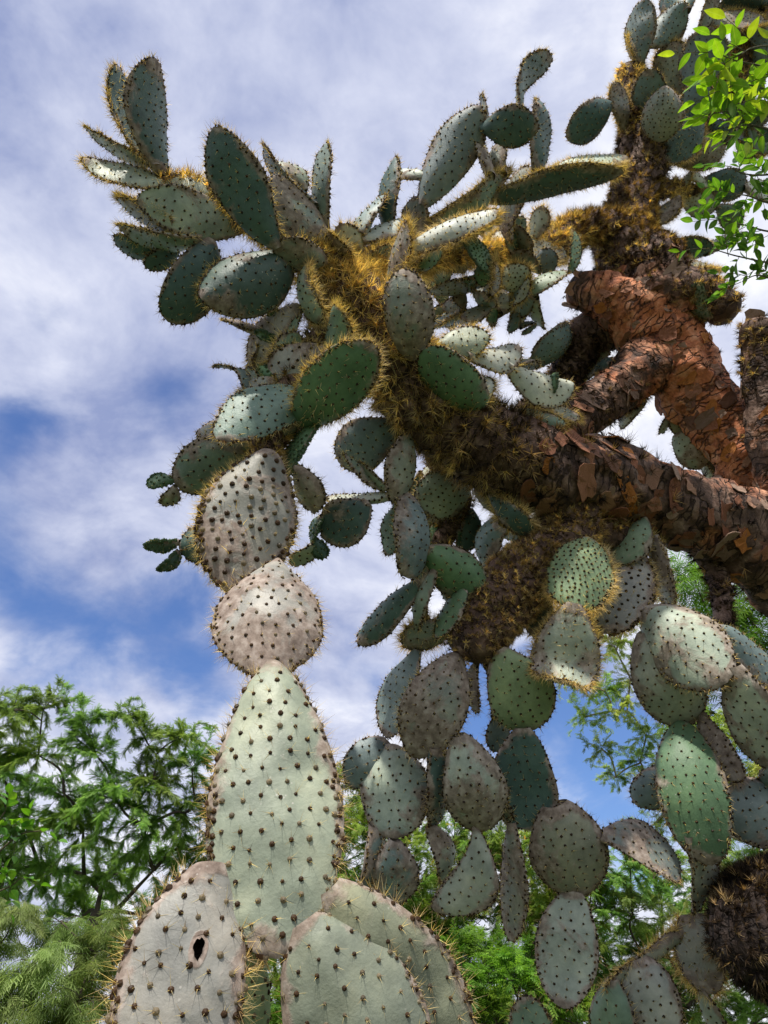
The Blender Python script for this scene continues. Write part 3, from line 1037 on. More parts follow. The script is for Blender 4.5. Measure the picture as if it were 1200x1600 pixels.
def dome(k=6):
    a = np.linspace(0, 2 * math.pi, k, endpoint=False)
    V = [(math.cos(x), math.sin(x), -.25) for x in a] + [(math.cos(x + .5) * .72, math.sin(x + .5) * .72, .55) for x in a] + [(0, 0, .85)]
    Fc = []
    for i in range(k):
        j = (i + 1) % k
        Fc += [[i, j, k + i], [j, k + j, k + i], [k + i, k + j, 2 * k]]
    return np.array(V), np.array(Fc)


DOME = dome(6)
a_ = np.linspace(0, 2 * math.pi, 5, endpoint=False)
BUD = (np.vstack([np.stack([np.cos(a_), np.sin(a_), a_ * 0 - .1], 1), [[0, 0, 1.0]]]), np.array([[k, (k + 1) % 5, 5] for k in range(5)]))
PADN = 0


def pad(bx, by, tx, ty, w, d, kind='g', f=None, fz=0.3, dz=0.0, curl=None, lb=0.0, cup=None, tipb=0.0, p=None, q=None, sp=.033, ar=1.0, sl=.018, ns=4, cork=None,
        nat=.66, near=False, hole=None, wav=.025, free=False, mix=None, T=None, young=False, res=None, roll=0.0, t0=.45):
    global PADN
    PADN += 1
    rg = np.random.default_rng(1000 + PADN)
    base = at(bx, by, d)
    if not free and SAMP:
        S = np.concatenate(SAMP)
        rel = S - CAM
        z = rel @ FWD
        pxs, pys = 600 + F * (rel @ RT) / z, 800 - F * (rel @ UP) / z
        off = np.hypot(pxs - bx, pys - by) * z / F
        c = off + .22 * np.abs(z - d)
        k = int(np.argmin(c))
        zc = float(np.clip(z[k], d - .28, d + .28))
        base = at(bx, by, zc)
        gap = np.linalg.norm(S[k] - base)
        if gap > .012:
            lim = min(gap, .11)
            base = base + (S[k] - base) * (lim / gap)
            if gap - lim > .03:
                GAPS.append((PADN, bx, by, round(gap - lim, 2)))
    bd = float((base - CAM) @ FWD)
    tip = at(tx, ty, d + dz)
    ax = tip - base
    L = float(np.linalg.norm(ax))
    ax = ax / L
    mid = (base + tip) / 2
    view = CAM - mid
    view /= np.linalg.norm(view)
    e0 = np.cross(ax, view)
    e0 /= np.linalg.norm(e0)
    n0 = np.cross(e0, ax)
    wm = w * (bd + d + dz) / 2 / F
    Wr = max(wm, nat * L * (.9 if L > .3 else 1))
    T = T if T else float(np.clip(.28 * Wr, .022, .068))
    wm2 = max(wm - .35 * T, .3 * wm) if wm < .8 * Wr else wm
    th = math.acos(np.clip(wm2 / Wr, 0.06, 1))
    dirs = {'u': UP, 'd': -UP, 'r': RT, 'l': -RT}
    sg = (1 if np.dot(e0, dirs[f]) > 0 else -1) if f else (1 if rg.random() > .5 else -1)
    nn = n0 * math.cos(th) + e0 * sg * math.sin(th)
    side = np.cross(nn, ax)
    M3 = np.stack([ax, side, nn], 1)
    pd = Pad(L, Wr, T, p or rg.uniform(1.2, 1.45), q or rg.uniform(.45, .68), curl if curl is not None else (rg.normal(.09, .07) if ax[2] < 0 else rg.normal(.04, .09)), lb * (1 if np.dot(side, RT) > 0 else -1) if lb else rg.normal(0, .025),
             cup if cup is not None else rg.normal(-.16, .14), tipb, rg, wav)
    pd.roll, pd.t0 = roll, t0
    nu, nv = res or ((44, 30) if near else (22, 14))
    tt = (1 - np.cos(np.linspace(0, math.pi, nu + 1))) / 2
    tt = .5 * tt + .5 * np.linspace(0, 1, nu + 1)
    vv = np.sin(np.linspace(-math.pi / 2, math.pi / 2, nv + 1))
    TT, VV = np.meshgrid(tt, vv, indexing='ij')
    if hole:                                 # pull the grid onto the ragged edge of the hole
        hd = np.hypot((TT - hole[0]) / hole[2], (VV - hole[1]) / hole[3])
        an = np.arctan2((VV - hole[1]) / hole[3], (TT - hole[0]) / hole[2])
        rr_ = 1 + .15 * np.sin(3 * an + 1) + .08 * np.sin(7 * an)
        near_ = np.abs(hd - 1) < .22
        k_ = np.where(near_, rr_ / np.maximum(hd, .2), 1)
        TT, VV = hole[0] + (TT - hole[0]) * k_, hole[1] + (VV - hole[1]) * k_
    top = pd.at(TT, VV, np.ones_like(TT))
    bot = pd.at(TT[:, 1:-1], VV[:, 1:-1], -np.ones_like(TT[:, 1:-1]))
    ng = (nu + 1) * (nv + 1)
    V = np.vstack([top.reshape(-1, 3), bot.reshape(-1, 3)])
    it = np.arange(ng).reshape(nu + 1, nv + 1)
    ib = it.copy()
    ib[:, 1:-1] = ng + np.arange((nu + 1) * (nv - 1)).reshape(nu + 1, nv - 1)
    Q1 = np.stack([it[:-1, :-1], it[1:, :-1], it[1:, 1:], it[:-1, 1:]], -1)
    Q2 = np.stack([ib[:-1, :-1], ib[:-1, 1:], ib[1:, 1:], ib[1:, :-1]], -1)
    Fs = []
    if hole:
        ht, hv, hrt, hrv = hole
        ct, cv = (tt[:-1] + tt[1:]) / 2, (vv[:-1] + vv[1:]) / 2
        hm = ((ct[:, None] - ht) / hrt) ** 2 + ((cv[None] - hv) / hrv) ** 2 < 1
        Fs = [Q1[~hm], Q2[~hm], Q2[hm]]
        wl = []
        H, W_ = hm.shape
        for i in range(1, H - 1):
            for j in range(1, W_ - 1):
                if not hm[i, j]:
                    continue
                for di, dj, (a, b) in ((-1, 0, ((i, j), (i, j + 1))), (1, 0, ((i + 1, j + 1), (i + 1, j))), (0, -1, ((i + 1, j), (i, j))), (0, 1, ((i, j + 1), (i + 1, j + 1)))):
                    if not hm[i + di, j + dj]:
                        wl.append([it[a], it[b], ib[b], ib[a]])
        Fs.append(np.array(wl))
    else:
        Fs = [Q1.reshape(-1, 4), Q2.reshape(-1, 4)]
    e1 = np.maximum(np.abs(VV) ** 5, np.clip((TT - .80) / .20, 0, 1) ** 1.6)
    e1 = np.maximum(e1, np.clip(1 - TT / .12, 0, 1))
    rim = np.concatenate([e1.ravel(), e1[:, 1:-1].ravel()])
    if hole:
        hd = np.sqrt(((TT - hole[0]) / hole[2]) ** 2 + ((VV - hole[1]) / hole[3]) ** 2)
        hr = np.clip(2.1 - hd, 0, 1) * 1.6
        rim = np.maximum(rim, np.concatenate([hr.ravel(), hr[:, 1:-1].ravel()]))
    m4 = Matrix([[*M3[r], (base - ROOT)[r]] for r in range(3)] + [[0, 0, 0, 1]])
    o = obj('pad', mesh('pad', V, Fs, M_PAD, True, {'rim': rim}, (M_HOLE_SHADE, len(Fs[0]) + len(Fs[1])) if hole else None), CACT, m4)
    bc, ck = KIND[kind]
    j = 1 + rg.normal(0, .08)
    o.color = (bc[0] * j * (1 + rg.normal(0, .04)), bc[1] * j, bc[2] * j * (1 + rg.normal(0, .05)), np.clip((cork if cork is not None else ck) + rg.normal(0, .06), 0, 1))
    # areoles: a staggered lattice over both faces and a denser row round the rim
    rows = np.arange(.05 * L + sp * .4, .97 * L, sp * .80)
    tl, vl, sl_ = [], [], []
    for r_, x in enumerate(rows):
        h = float(pd.half(np.array(x / L), 1))
        k = max(1, int(2 * h * .93 / sp))
        v0 = (np.arange(k) - (k - 1) / 2 + (.25 if r_ % 2 else -.25)) * sp / max(h, 1e-3)
        for v in v0:
            if abs(v) < .93:
                for s_ in (1, -1):
                    tl.append(x / L + rg.normal(0, .10 * sp / L))
                    vl.append(v + rg.normal(0, .10 * sp / max(h, .02)))
                    sl_.append(s_)
    h5 = float(pd.half(np.array(.75), 1))
    for x in np.arange(.5, .97, sp * .5 / L):          # a second row just inside the rim of the outer half
        for v in (-.90, .90):
            for s_ in (1, -1):
                tl.append(x + rg.normal(0, .1 * sp / L))
                vl.append(v + rg.normal(0, .02))
                sl_.append(s_)
    nface = len(tl)
    # rim
    tr = np.linspace(.02, 1, 400)
    ed = np.vstack([pd.at(tr, -np.ones(400), np.zeros(400)), pd.at(tr[::-1], np.ones(400), np.zeros(400))])
    acc = np.concatenate([[0], np.cumsum(np.linalg.norm(np.diff(ed, axis=0), axis=1))])
    nr = int(acc[-1] / (sp * .42))
    pick = np.searchsorted(acc, np.linspace(0, acc[-1], nr + 2)[1:-1] + rg.normal(0, .1 * sp, nr)).clip(0, 799)
    t_r = np.where(pick < 400, tr[pick % 400], tr[::-1][pick % 400])
    v_r = np.where(pick < 400, -1, 1) * rg.uniform(.93, 1.0, nr)
    tA = np.clip(np.concatenate([tl, t_r]), 0.01, .995)
    vA = np.clip(np.concatenate([vl, v_r]), -1, 1)
    sA = np.concatenate([sl_, np.where(rg.random(nr) > .5, 1, -1)])
    isr = np.arange(len(tA)) >= nface
    PA = pd.at(tA, vA, sA.astype(float))
    NA = pd.normal(tA, vA, sA.astype(float))
    if hole:
        keep = ((tA - hole[0]) / hole[2]) ** 2 + ((vA - hole[1]) / hole[3]) ** 2 > 1.3
        tA, vA, sA, isr, PA, NA = tA[keep], vA[keep], sA[keep], isr[keep], PA[keep], NA[keep]
    X, Y, Z = frames(NA, (.3, .2, .9))
    rad = (.0042 if not young else .0036) * ar * np.where(isr, 1.25, 1) * rg.uniform(.75, 1.3, len(PA))
    DM = DOME if near else BUD
    DV, DF = scatter(DM[0], DM[1], PA, Y, Z, X, rad)
    dc = np.where(rg.random((len(PA), 1)) < .8, np.array([[.055, .034, .022]]), np.array([[.16, .095, .05]])) * rg.uniform(.6, 1.5, (len(PA), 1))
    if near:
        dc = np.where(rg.random((len(PA), 1)) < .65, np.array([[.11, .062, .032]]), np.array([[.30, .25, .18]])) * rg.uniform(.6, 1.3, (len(PA), 1))
    if young:
        dc = np.tile(np.array([[.12, .19, .11]]), (len(PA), 1))
    dcol = np.repeat(dc, len(DM[0]), 0)
    # spines
    kf = np.where(isr, int(ns * (.7 + 2.6 * fz)), np.where(sA > 0, ns, max(1, ns - 2)))
    idx = np.repeat(np.arange(len(PA)), kf)
    spread = np.where(isr[idx], .55, .75)[:, None]
    D = NA[idx] * rg.uniform(.4, 1.2, (len(idx), 1)) + rg.normal(0, 1, (len(idx), 3)) * spread
    Ls = sl * np.where(isr[idx], 1.15 + .9 * fz, 1.0) * rg.uniform(.4, 1.25, len(idx))
    SV, SF = spines(PA[idx], D, Ls, .0007 if not near else .0005)
    mr = mix or ([(GOLD, 1 + 3 * fz), (TAWNY, 2), (BROWN, max(.1, 1.6 - 1.2 * fz)), (PALE, .5)])
    sc_ = spine_colors(len(idx), [(PALE, 1.4), (TAWNY, 1.2), (GOLD, 1), (BROWN, .8)], rg)
    scr = spine_colors(len(idx), mr, rg)
    sc_ = np.where(isr[idx][:, None], scr, sc_)
    if fz > .75:                             # furry pads: short dense spines over the faces as well
        nx = int(480 * fz * min(1.6, L * Wr / .05))
        t2, v2 = rg.uniform(.02, 1, nx), np.clip(rg.normal(0, .8, nx), -1, 1)
        v2 = np.where(rg.random(nx) < .75, np.sign(v2) * rg.uniform(.86, 1, nx), v2)
        s2 = np.where(rg.random(nx) > .5, 1., -1.)
        P2, N2 = pd.at(t2, v2, s2), pd.normal(t2, v2, s2)
        D2 = N2 + rg.normal(0, .4, (nx, 3))
        V2, F2 = spines(P2, D2, sl * 1.7 * rg.uniform(.4, 1.2, nx), .0008)
        SF = np.vstack([SF, F2 + len(SV)])
        SV = np.vstack([SV, V2])
        sc_ = np.vstack([sc_, spine_colors(nx, mr, rg)])
    AV = np.vstack([DV, SV])
    AF = np.vstack([DF, SF + len(DV)])
    ac = np.vstack([dcol, np.repeat(sc_, 4, 0)])
    obj('spines', mesh('spines', AV, AF, M_SPINE, False, {'tint': ac}), o, kind='stuff')
    a, b = np.meshgrid(np.linspace(.05, 1, 12), np.linspace(-.9, .9, 7), indexing='ij')
    SP = pd.at(a.ravel(), b.ravel(), np.zeros(a.size))
    SAMP.append(SP @ M3.T + base)
    return o


def P_(*rows):
    for r in rows:
        kw = r[-1] if isinstance(r[-1], dict) else {}
        pad(*[v for v in r if not isinstance(v, dict)], **kw)


def K(**k):
    return k


Y_ = K(young=True, sp=.018, ar=1.5, ns=2, sl=.012, fz=.05)
# ---- upper left cluster
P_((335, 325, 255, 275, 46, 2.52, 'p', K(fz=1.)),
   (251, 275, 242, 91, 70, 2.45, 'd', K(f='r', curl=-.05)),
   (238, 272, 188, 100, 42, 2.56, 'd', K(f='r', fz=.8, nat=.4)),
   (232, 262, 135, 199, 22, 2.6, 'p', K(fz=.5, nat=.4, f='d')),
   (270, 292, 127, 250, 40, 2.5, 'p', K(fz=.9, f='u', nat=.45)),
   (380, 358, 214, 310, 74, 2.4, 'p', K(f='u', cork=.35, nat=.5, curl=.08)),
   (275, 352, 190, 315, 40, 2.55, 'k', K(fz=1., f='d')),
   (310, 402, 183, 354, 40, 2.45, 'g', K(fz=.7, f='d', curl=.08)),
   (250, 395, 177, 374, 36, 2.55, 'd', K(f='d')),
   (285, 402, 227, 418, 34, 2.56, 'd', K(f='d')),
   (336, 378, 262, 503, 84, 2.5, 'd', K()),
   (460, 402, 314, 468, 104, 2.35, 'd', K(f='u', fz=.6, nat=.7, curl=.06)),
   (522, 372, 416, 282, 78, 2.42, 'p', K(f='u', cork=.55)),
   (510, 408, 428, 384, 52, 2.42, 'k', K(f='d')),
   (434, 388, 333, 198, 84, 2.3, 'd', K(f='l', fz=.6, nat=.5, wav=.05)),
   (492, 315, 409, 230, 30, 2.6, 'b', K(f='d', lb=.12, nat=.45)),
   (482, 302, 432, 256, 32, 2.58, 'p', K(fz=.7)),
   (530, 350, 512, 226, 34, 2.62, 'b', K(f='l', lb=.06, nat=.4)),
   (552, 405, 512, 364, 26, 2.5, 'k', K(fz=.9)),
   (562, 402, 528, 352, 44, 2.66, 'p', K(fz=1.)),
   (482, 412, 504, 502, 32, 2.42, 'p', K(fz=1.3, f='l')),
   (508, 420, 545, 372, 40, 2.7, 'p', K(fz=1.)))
# ---- upper middle
P_((597, 350, 613, 244, 35, 2.9, 'd', K(f='l', nat=.5)),
   (562, 370, 592, 312, 28, 2.86, 'b', K()),
   (565, 378, 628, 343, 28, 2.82, 'w', K(f='u')),
   (540, 428, 620, 385, 50, 2.75, 'g', K(fz=1., f='d')),
   (650, 360, 648, 306, 44, 2.95, 'k', K()),
   (660, 322, 750, 165, 76, 2.9, 'b', K(f='l', nat=.5)),
   (668, 281, 622, 274, 20, 3.1, 'w', K(f='u')),
   (762, 195, 750, 153, 18, 3.0, 'b', K()),
   (750, 200, 842, 198, 62, 2.85, 'd', K(f='d', fz=.2)),
   (812, 175, 863, 88, 32, 2.95, 'b', K(lb=-.06, nat=.4, p=1.7)),
   (665, 350, 790, 278, 46, 3.0, 'g', K(fz=.9, f='d')),
   (753, 268, 753, 226, 14, 3.05, 'k', K()),
   (786, 266, 790, 232, 32, 3.15, 'k', K()),
   (798, 320, 795, 262, 17, 3.05, 'k', K(fz=1.4)),
   (804, 374, 832, 268, 32, 3.1, 'k', K(fz=.5)),
   (880, 272, 846, 158, 40, 3.2, 'd', K(f='r', nat=.55)),
   (976, 205, 963, 127, 34, 4.2, 'k', K(fz=1.)),
   (952, 160, 884, 216, 54, 4.15, 'd', K(f='d')),
   (978, 250, 850, 296, 44, 4.0, 'p', K(fz=1.3, f='u')),
   (782, 330, 976, 272, 46, 3.0, 'd', K(f='d', fz=.9, nat=.4, curl=-.03, p=1.15)),
   (640, 392, 778, 328, 40, 2.8, 'w', K(fz=1.4, f='u', nat=.4)),
   (603, 452, 636, 345, 30, 2.6, 'k', K(fz=1.6, f='l', nat=.5)),
   (650, 420, 690, 392, 30, 2.9, 'n', K()),
   (668, 436, 652, 396, 28, 2.95, 'g', K(fz=.8)),
   (700, 372, 780, 345, 26, 3.1, 'p', K(fz=1.)),
   (712, 388, 740, 340, 36, 3.2, 'b', K()),
   (830, 372, 850, 322, 30, 3.5, 'p', K(fz=1.2)))
# ---- crowded middle
P_((886, 412, 766, 392, 60, 3.5, 'p', K(fz=1.5, f='u', sp=.026)),
   (740, 430, 692, 402, 42, 3.2, 'k', K(fz=1.)),
   (737, 380, 757, 418, 27, 3.0, 'n', K(**Y_)),
   (755, 408, 755, 448, 27, 3.05, 'n', K(sp=.025)),
   (760, 435, 726, 458, 30, 3.25, 'n', K()),
   (785, 498, 776, 405, 22, 3.1, 'k', K(fz=1.2)),
   (705, 432, 678, 442, 24, 3.3, 'g', K()),
   (714, 480, 678, 446, 40, 3.05, 'k', K(f='d')),
   (745, 498, 712, 470, 36, 3.2, 'k', K()),
   (776, 498, 748, 462, 34, 3.25, 'g', K(cork=.5)),
   (722, 500, 690, 480, 30, 3.3, 'k', K()),
   (768, 515, 722, 498, 26, 3.1, 'k', K()),
   (770, 420, 760, 470, 30, 3.35, 'b', K()),
   (842, 440, 872, 406, 40, 3.45, 'b', K()),
   (824, 466, 826, 418, 52, 3.3, 'w', K(fz=1.2, q=.8, p=1.1, sp=.022)),
   (830, 492, 828, 462, 50, 3.28, 'w', K(fz=1.1, q=.8, sp=.022)),
   (854, 474, 888, 424, 26, 3.3, 'g', K(f='l')),
   (896, 436, 900, 360, 23, 3.4, 'n', K(nat=.3, sp=.025)),
   (852, 500, 796, 480, 50, 3.4, 'b', K(f='d')),
   (814, 545, 796, 500, 38, 3.4, 'b', K()),
   (846, 535, 838, 505, 9, 3.6, 'b', K(nat=.3)),
   (836, 528, 815, 522, 8, 3.6, 'b', K(nat=.3)),
   (862, 508, 838, 505, 8, 3.6, 'b', K(nat=.3)),
   (880, 520, 830, 556, 40, 3.7, 'b', K()),
   (647, 556, 629, 420, 78, 2.42, 'k', K(cork=.5, nat=.55, q=.5)),
   (676, 545, 766, 527, 52, 2.62, 'p', K(fz=.9, f='u', cork=.12)),
   (735, 565, 812, 540, 46, 2.72, 'w', K(fz=.6, f='u')),
   (792, 572, 896, 600, 52, 2.8, 'w', K(fz=.5, f='u', cork=.1)),
   (866, 590, 866, 608, 16, 2.74, 'n', K(**Y_)),
   (788, 590, 830, 578, 18, 2.95, 'd', K(f='d')),
   (756, 634, 750, 585, 48, 2.66, 'w', K(fz=1.5)),
   (752, 636, 662, 546, 80, 2.45, 'n', K(f='l', fz=.1, cork=.15, q=.5, p=1.1)),
   (805, 640, 884, 664, 30, 2.72, 'g', K(fz=1.2, f='u', nat=.4)),
   (862, 628, 898, 655, 20, 3.2, 'k', K(fz=1.)))
# ---- left column of pads, down to the large ones near the viewer
P_((512, 545, 412, 600, 72, 2.42, 'q', K(fz=1., ar=1.5)),
   (470, 478, 388, 572, 64, 2.55, 'q', K(fz=.8)),
   (428, 500, 424, 476, 16, 2.5, 'n', K(**Y_)),
   (434, 534, 398, 520, 18, 2.48, 'n', K(**Y_)),
   (430, 568, 468, 520, 42, 2.42, 'g', K(fz=.8)),
   (428, 590, 403, 572, 22, 2.42, 'n', K(**Y_)),
   (517, 574, 525, 478, 40, 2.35, 'g', K(fz=1.2, f='l')),
   (430, 590, 352, 655, 44, 2.48, 'q', K(fz=1., f='u')),
   (405, 605, 384, 585, 30, 2.5, 'g', K()),
   (384, 630, 334, 571, 18, 2.45, 'b', K(nat=.4)),
   (345, 680, 308, 680, 24, 2.5, 'k', K()),
   (404, 688, 273, 756, 92, 2.36, 'g', K(f='d', nat=.6, curl=.05)),
   (272, 750, 230, 754, 24, 2.36, 'n', K(**Y_)),
   (279, 762, 256, 788, 27, 2.4, 'p', K()),
   (492, 616, 338, 688, 80, 2.2, 'g', K(f='u', fz=.5, nat=.55, p=1.1, cork=.12)),
   (480, 672, 408, 712, 46, 2.35, 'k', K(fz=1., f='d')),
   (514, 690, 584, 536, 96, 2.2, 'n', K(f='r', fz=.9, nat=.6, q=.5, cork=.15)),
   (420, 712, 366, 922, 152, 2.0, 'q', K(curl=.03, fz=1., ar=1.7, sp=.036, nat=.6, q=.5, cork=.6, near=True)),
   (318, 852, 279, 856, 58, 2.12, 'd', K(f='d')),
   (280, 846, 227, 850, 24, 2.12, 'd', K(**Y_)),
   (279, 860, 247, 891, 21, 2.12, 'd', K(**Y_)),
   (512, 690, 450, 746, 28, 2.3, 'n', K(lb=-.12, **Y_)),
   (478, 735, 492, 802, 46, 2.3, 'k', K(fz=.4)),
   (430, 876, 414, 1062, 166, 1.72, 'q', K(near=True, p=1.3, q=.72, wav=.05, fz=.7, cork=.6, sp=.034, ar=1.05)),
   (428, 1044, 432, 1496, 204, 1.32, 'm', K(lb=.001, nat=.4, curl=.05, near=True, ar=1.25, p=1.42, q=.5, dz=-.05, fz=.6, sp=.036, ns=6, sl=.022, cork=.22, wav=.01, cup=-.06)),
   (352, 1366, 268, 1790, 200, 1.24, 'q', K(lb=-.07, dz=-.14, ar=1.25, nat=.45, curl=.03, near=True, p=1.2, q=.45, fz=.6, sp=.034, ns=6, sl=.026, cork=.3, hole=(.36, .2, .042, .085), T=.04, res=(120, 100))),
   (372, 1458, 368, 1740, 95, 1.36, 'y', K(near=True, fz=.4, f='r')),
   (528, 1412, 728, 1710, 195, 1.3, 'm', K(lb=.001, curl=.03, cup=-.1, nat=.45, near=True, p=1.2, fz=.4, sp=.036, ns=6, sl=.022, cork=.15)),
   (478, 1462, 640, 1750, 222, 1.2, 'm', K(lb=.001, curl=.03, cup=-.1, nat=.5, near=True, p=1.15, fz=.3, sp=.036, ns=4, cork=.1, f='l')))
# ---- below the heavy branch, left of the furry arm
P_((612, 668, 528, 722, 84, 2.75, 'b', K(f='d', nat=.7)),
   (638, 668, 618, 790, 52, 2.6, 'k', K(fz=.2)),
   (600, 766, 556, 728, 32, 2.62, 'p', K()),
   (600, 770, 536, 709, 18, 2.56, 'g', K(nat=.4)),
   (602, 785, 512, 776, 26, 2.66, 'w', K(f='u')),
   (578, 786, 504, 842, 78, 2.55, 'd', K(f='d', fz=.1)),
   (502, 806, 484, 846, 20, 2.58, 'd', K(**Y_)),
   (490, 842, 508, 872, 26, 2.55, 'd', K(**Y_)),
   (497, 848, 459, 884, 32, 2.62, 'p', K()),
   (624, 786, 604, 868, 42, 2.66, 'n', K()),
   (650, 776, 640, 904, 64, 2.52, 'b', K(cork=.4)),
   (738, 760, 648, 780, 80, 2.92, 'p', K(f='u', fz=.4, sp=.026)),
   (735, 745, 660, 737, 32, 3.0, 'w', K(f='u', sp=.026)),
   (764, 772, 836, 840, 38, 2.72, 'd', K(fz=1.6, f='d', nat=.4)),
   (745, 775, 790, 805, 30, 2.78, 'q', K(fz=1.5)),
   (728, 804, 678, 826, 20, 3.0, 'p', K()),
   (736, 800, 728, 860, 36, 2.95, 'd', K()),
   (690, 820, 700, 850, 24, 3.0, 'n', K()),
   (778, 828, 754, 884, 50, 2.92, 'b', K()),
   (816, 842, 796, 884, 32, 2.95, 'g', K()),
   (720, 860, 728, 895, 16, 3.0, 'g', K()),
   (680, 858, 757, 932, 78, 2.58, 'n', K(fz=.1, cork=.1)),
   (672, 862, 664, 982, 30, 2.72, 'g', K(nat=.35)),
   (658, 906, 558, 1006, 42, 2.62, 'd', K(f='u', curl=.06, nat=.4)),
   (682, 884, 654, 988, 26, 2.66, 'g', K(f='l', lb=.06, nat=.4)),
   (704, 884, 706, 948, 34, 2.7, 'g', K()),
   (726, 920, 682, 998, 40, 2.55, 'n', K()),
   (705, 985, 628, 1008, 48, 2.66, 'k', K(fz=1.6)))
# ---- round the furry arm and to the right of it
P_((918, 846, 896, 952, 110, 2.55, 'y', K(fz=1.3, sp=.021, ar=1.1, dz=-.06, q=.42, p=1.05, cork=.0, f='l', curl=.08)),
   (992, 878, 944, 992, 98, 2.68, 'q', K(fz=1.2, ar=1.6, f='u')),
   (1018, 838, 1050, 955, 40, 2.8, 'k', K(fz=.6)),
   (1008, 820, 962, 880, 54, 2.8, 'g', K()),
   (872, 940, 830, 994, 38, 2.66, 'd', K(fz=.9, f='l')),
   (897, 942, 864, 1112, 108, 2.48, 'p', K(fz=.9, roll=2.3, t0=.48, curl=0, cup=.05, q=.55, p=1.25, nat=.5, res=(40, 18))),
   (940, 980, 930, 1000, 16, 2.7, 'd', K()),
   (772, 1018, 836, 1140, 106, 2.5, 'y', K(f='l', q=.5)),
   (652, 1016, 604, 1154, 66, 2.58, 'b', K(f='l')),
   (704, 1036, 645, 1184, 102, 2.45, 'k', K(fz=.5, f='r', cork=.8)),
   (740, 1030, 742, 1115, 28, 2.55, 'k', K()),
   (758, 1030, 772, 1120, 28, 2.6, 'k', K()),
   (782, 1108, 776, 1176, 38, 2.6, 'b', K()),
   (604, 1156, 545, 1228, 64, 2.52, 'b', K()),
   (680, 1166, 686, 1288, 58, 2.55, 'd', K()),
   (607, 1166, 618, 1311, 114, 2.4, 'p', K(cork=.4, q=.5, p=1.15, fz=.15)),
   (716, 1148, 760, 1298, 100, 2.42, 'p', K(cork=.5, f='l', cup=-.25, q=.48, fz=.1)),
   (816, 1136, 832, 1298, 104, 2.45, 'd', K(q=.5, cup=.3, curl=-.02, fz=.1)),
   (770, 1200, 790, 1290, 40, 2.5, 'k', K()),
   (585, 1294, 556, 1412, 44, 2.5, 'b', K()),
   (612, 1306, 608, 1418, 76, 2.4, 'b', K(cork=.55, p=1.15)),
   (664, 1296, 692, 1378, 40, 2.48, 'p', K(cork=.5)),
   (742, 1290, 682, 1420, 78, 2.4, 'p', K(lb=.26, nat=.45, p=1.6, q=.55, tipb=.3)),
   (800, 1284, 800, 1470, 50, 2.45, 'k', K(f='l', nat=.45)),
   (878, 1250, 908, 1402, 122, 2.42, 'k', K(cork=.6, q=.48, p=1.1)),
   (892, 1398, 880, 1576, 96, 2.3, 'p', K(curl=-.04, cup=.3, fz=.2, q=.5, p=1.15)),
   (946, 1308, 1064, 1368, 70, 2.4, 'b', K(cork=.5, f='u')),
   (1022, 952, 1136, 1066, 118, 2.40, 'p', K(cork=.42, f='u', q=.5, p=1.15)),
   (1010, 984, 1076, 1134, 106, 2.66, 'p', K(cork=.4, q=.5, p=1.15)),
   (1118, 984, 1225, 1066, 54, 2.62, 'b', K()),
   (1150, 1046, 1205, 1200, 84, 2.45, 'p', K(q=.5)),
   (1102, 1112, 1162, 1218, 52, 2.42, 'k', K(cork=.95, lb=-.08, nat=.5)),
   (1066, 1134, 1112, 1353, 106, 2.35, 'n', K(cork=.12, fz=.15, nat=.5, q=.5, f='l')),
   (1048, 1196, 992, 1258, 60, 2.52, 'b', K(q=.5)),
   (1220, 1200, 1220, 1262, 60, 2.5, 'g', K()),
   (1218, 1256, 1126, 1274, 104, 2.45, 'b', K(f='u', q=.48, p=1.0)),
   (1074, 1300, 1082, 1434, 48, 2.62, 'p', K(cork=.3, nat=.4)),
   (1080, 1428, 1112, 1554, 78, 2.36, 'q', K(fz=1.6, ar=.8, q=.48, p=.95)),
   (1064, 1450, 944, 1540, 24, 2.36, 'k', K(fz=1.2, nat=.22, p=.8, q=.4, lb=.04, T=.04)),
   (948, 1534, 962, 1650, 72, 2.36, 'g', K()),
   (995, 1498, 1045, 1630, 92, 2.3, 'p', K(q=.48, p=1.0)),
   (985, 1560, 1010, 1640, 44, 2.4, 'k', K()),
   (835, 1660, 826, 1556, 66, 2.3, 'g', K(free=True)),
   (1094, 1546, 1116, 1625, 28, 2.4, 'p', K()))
# ---- behind the bare branches
P_((957, 562, 912, 582, 22, 4.05, 'p', K()),
   (958, 574, 924, 586, 14, 4.0, 'd', K()),
   (1014, 628, 968, 668, 26, 3.75, 'w', K(f='u')),
   (1046, 630, 1072, 684, 40, 3.8, 'p', K()),
   (1056, 678, 1098, 731, 44, 3.75, 'p', K(cork=.4)),
   (1040, 650, 1032, 678, 12, 3.8, 'p', K()),
   (1088, 690, 1134, 738, 36, 3.8, 'g', K()),
   (1098, 716, 1110, 750, 18, 3.8, 'w', K()))
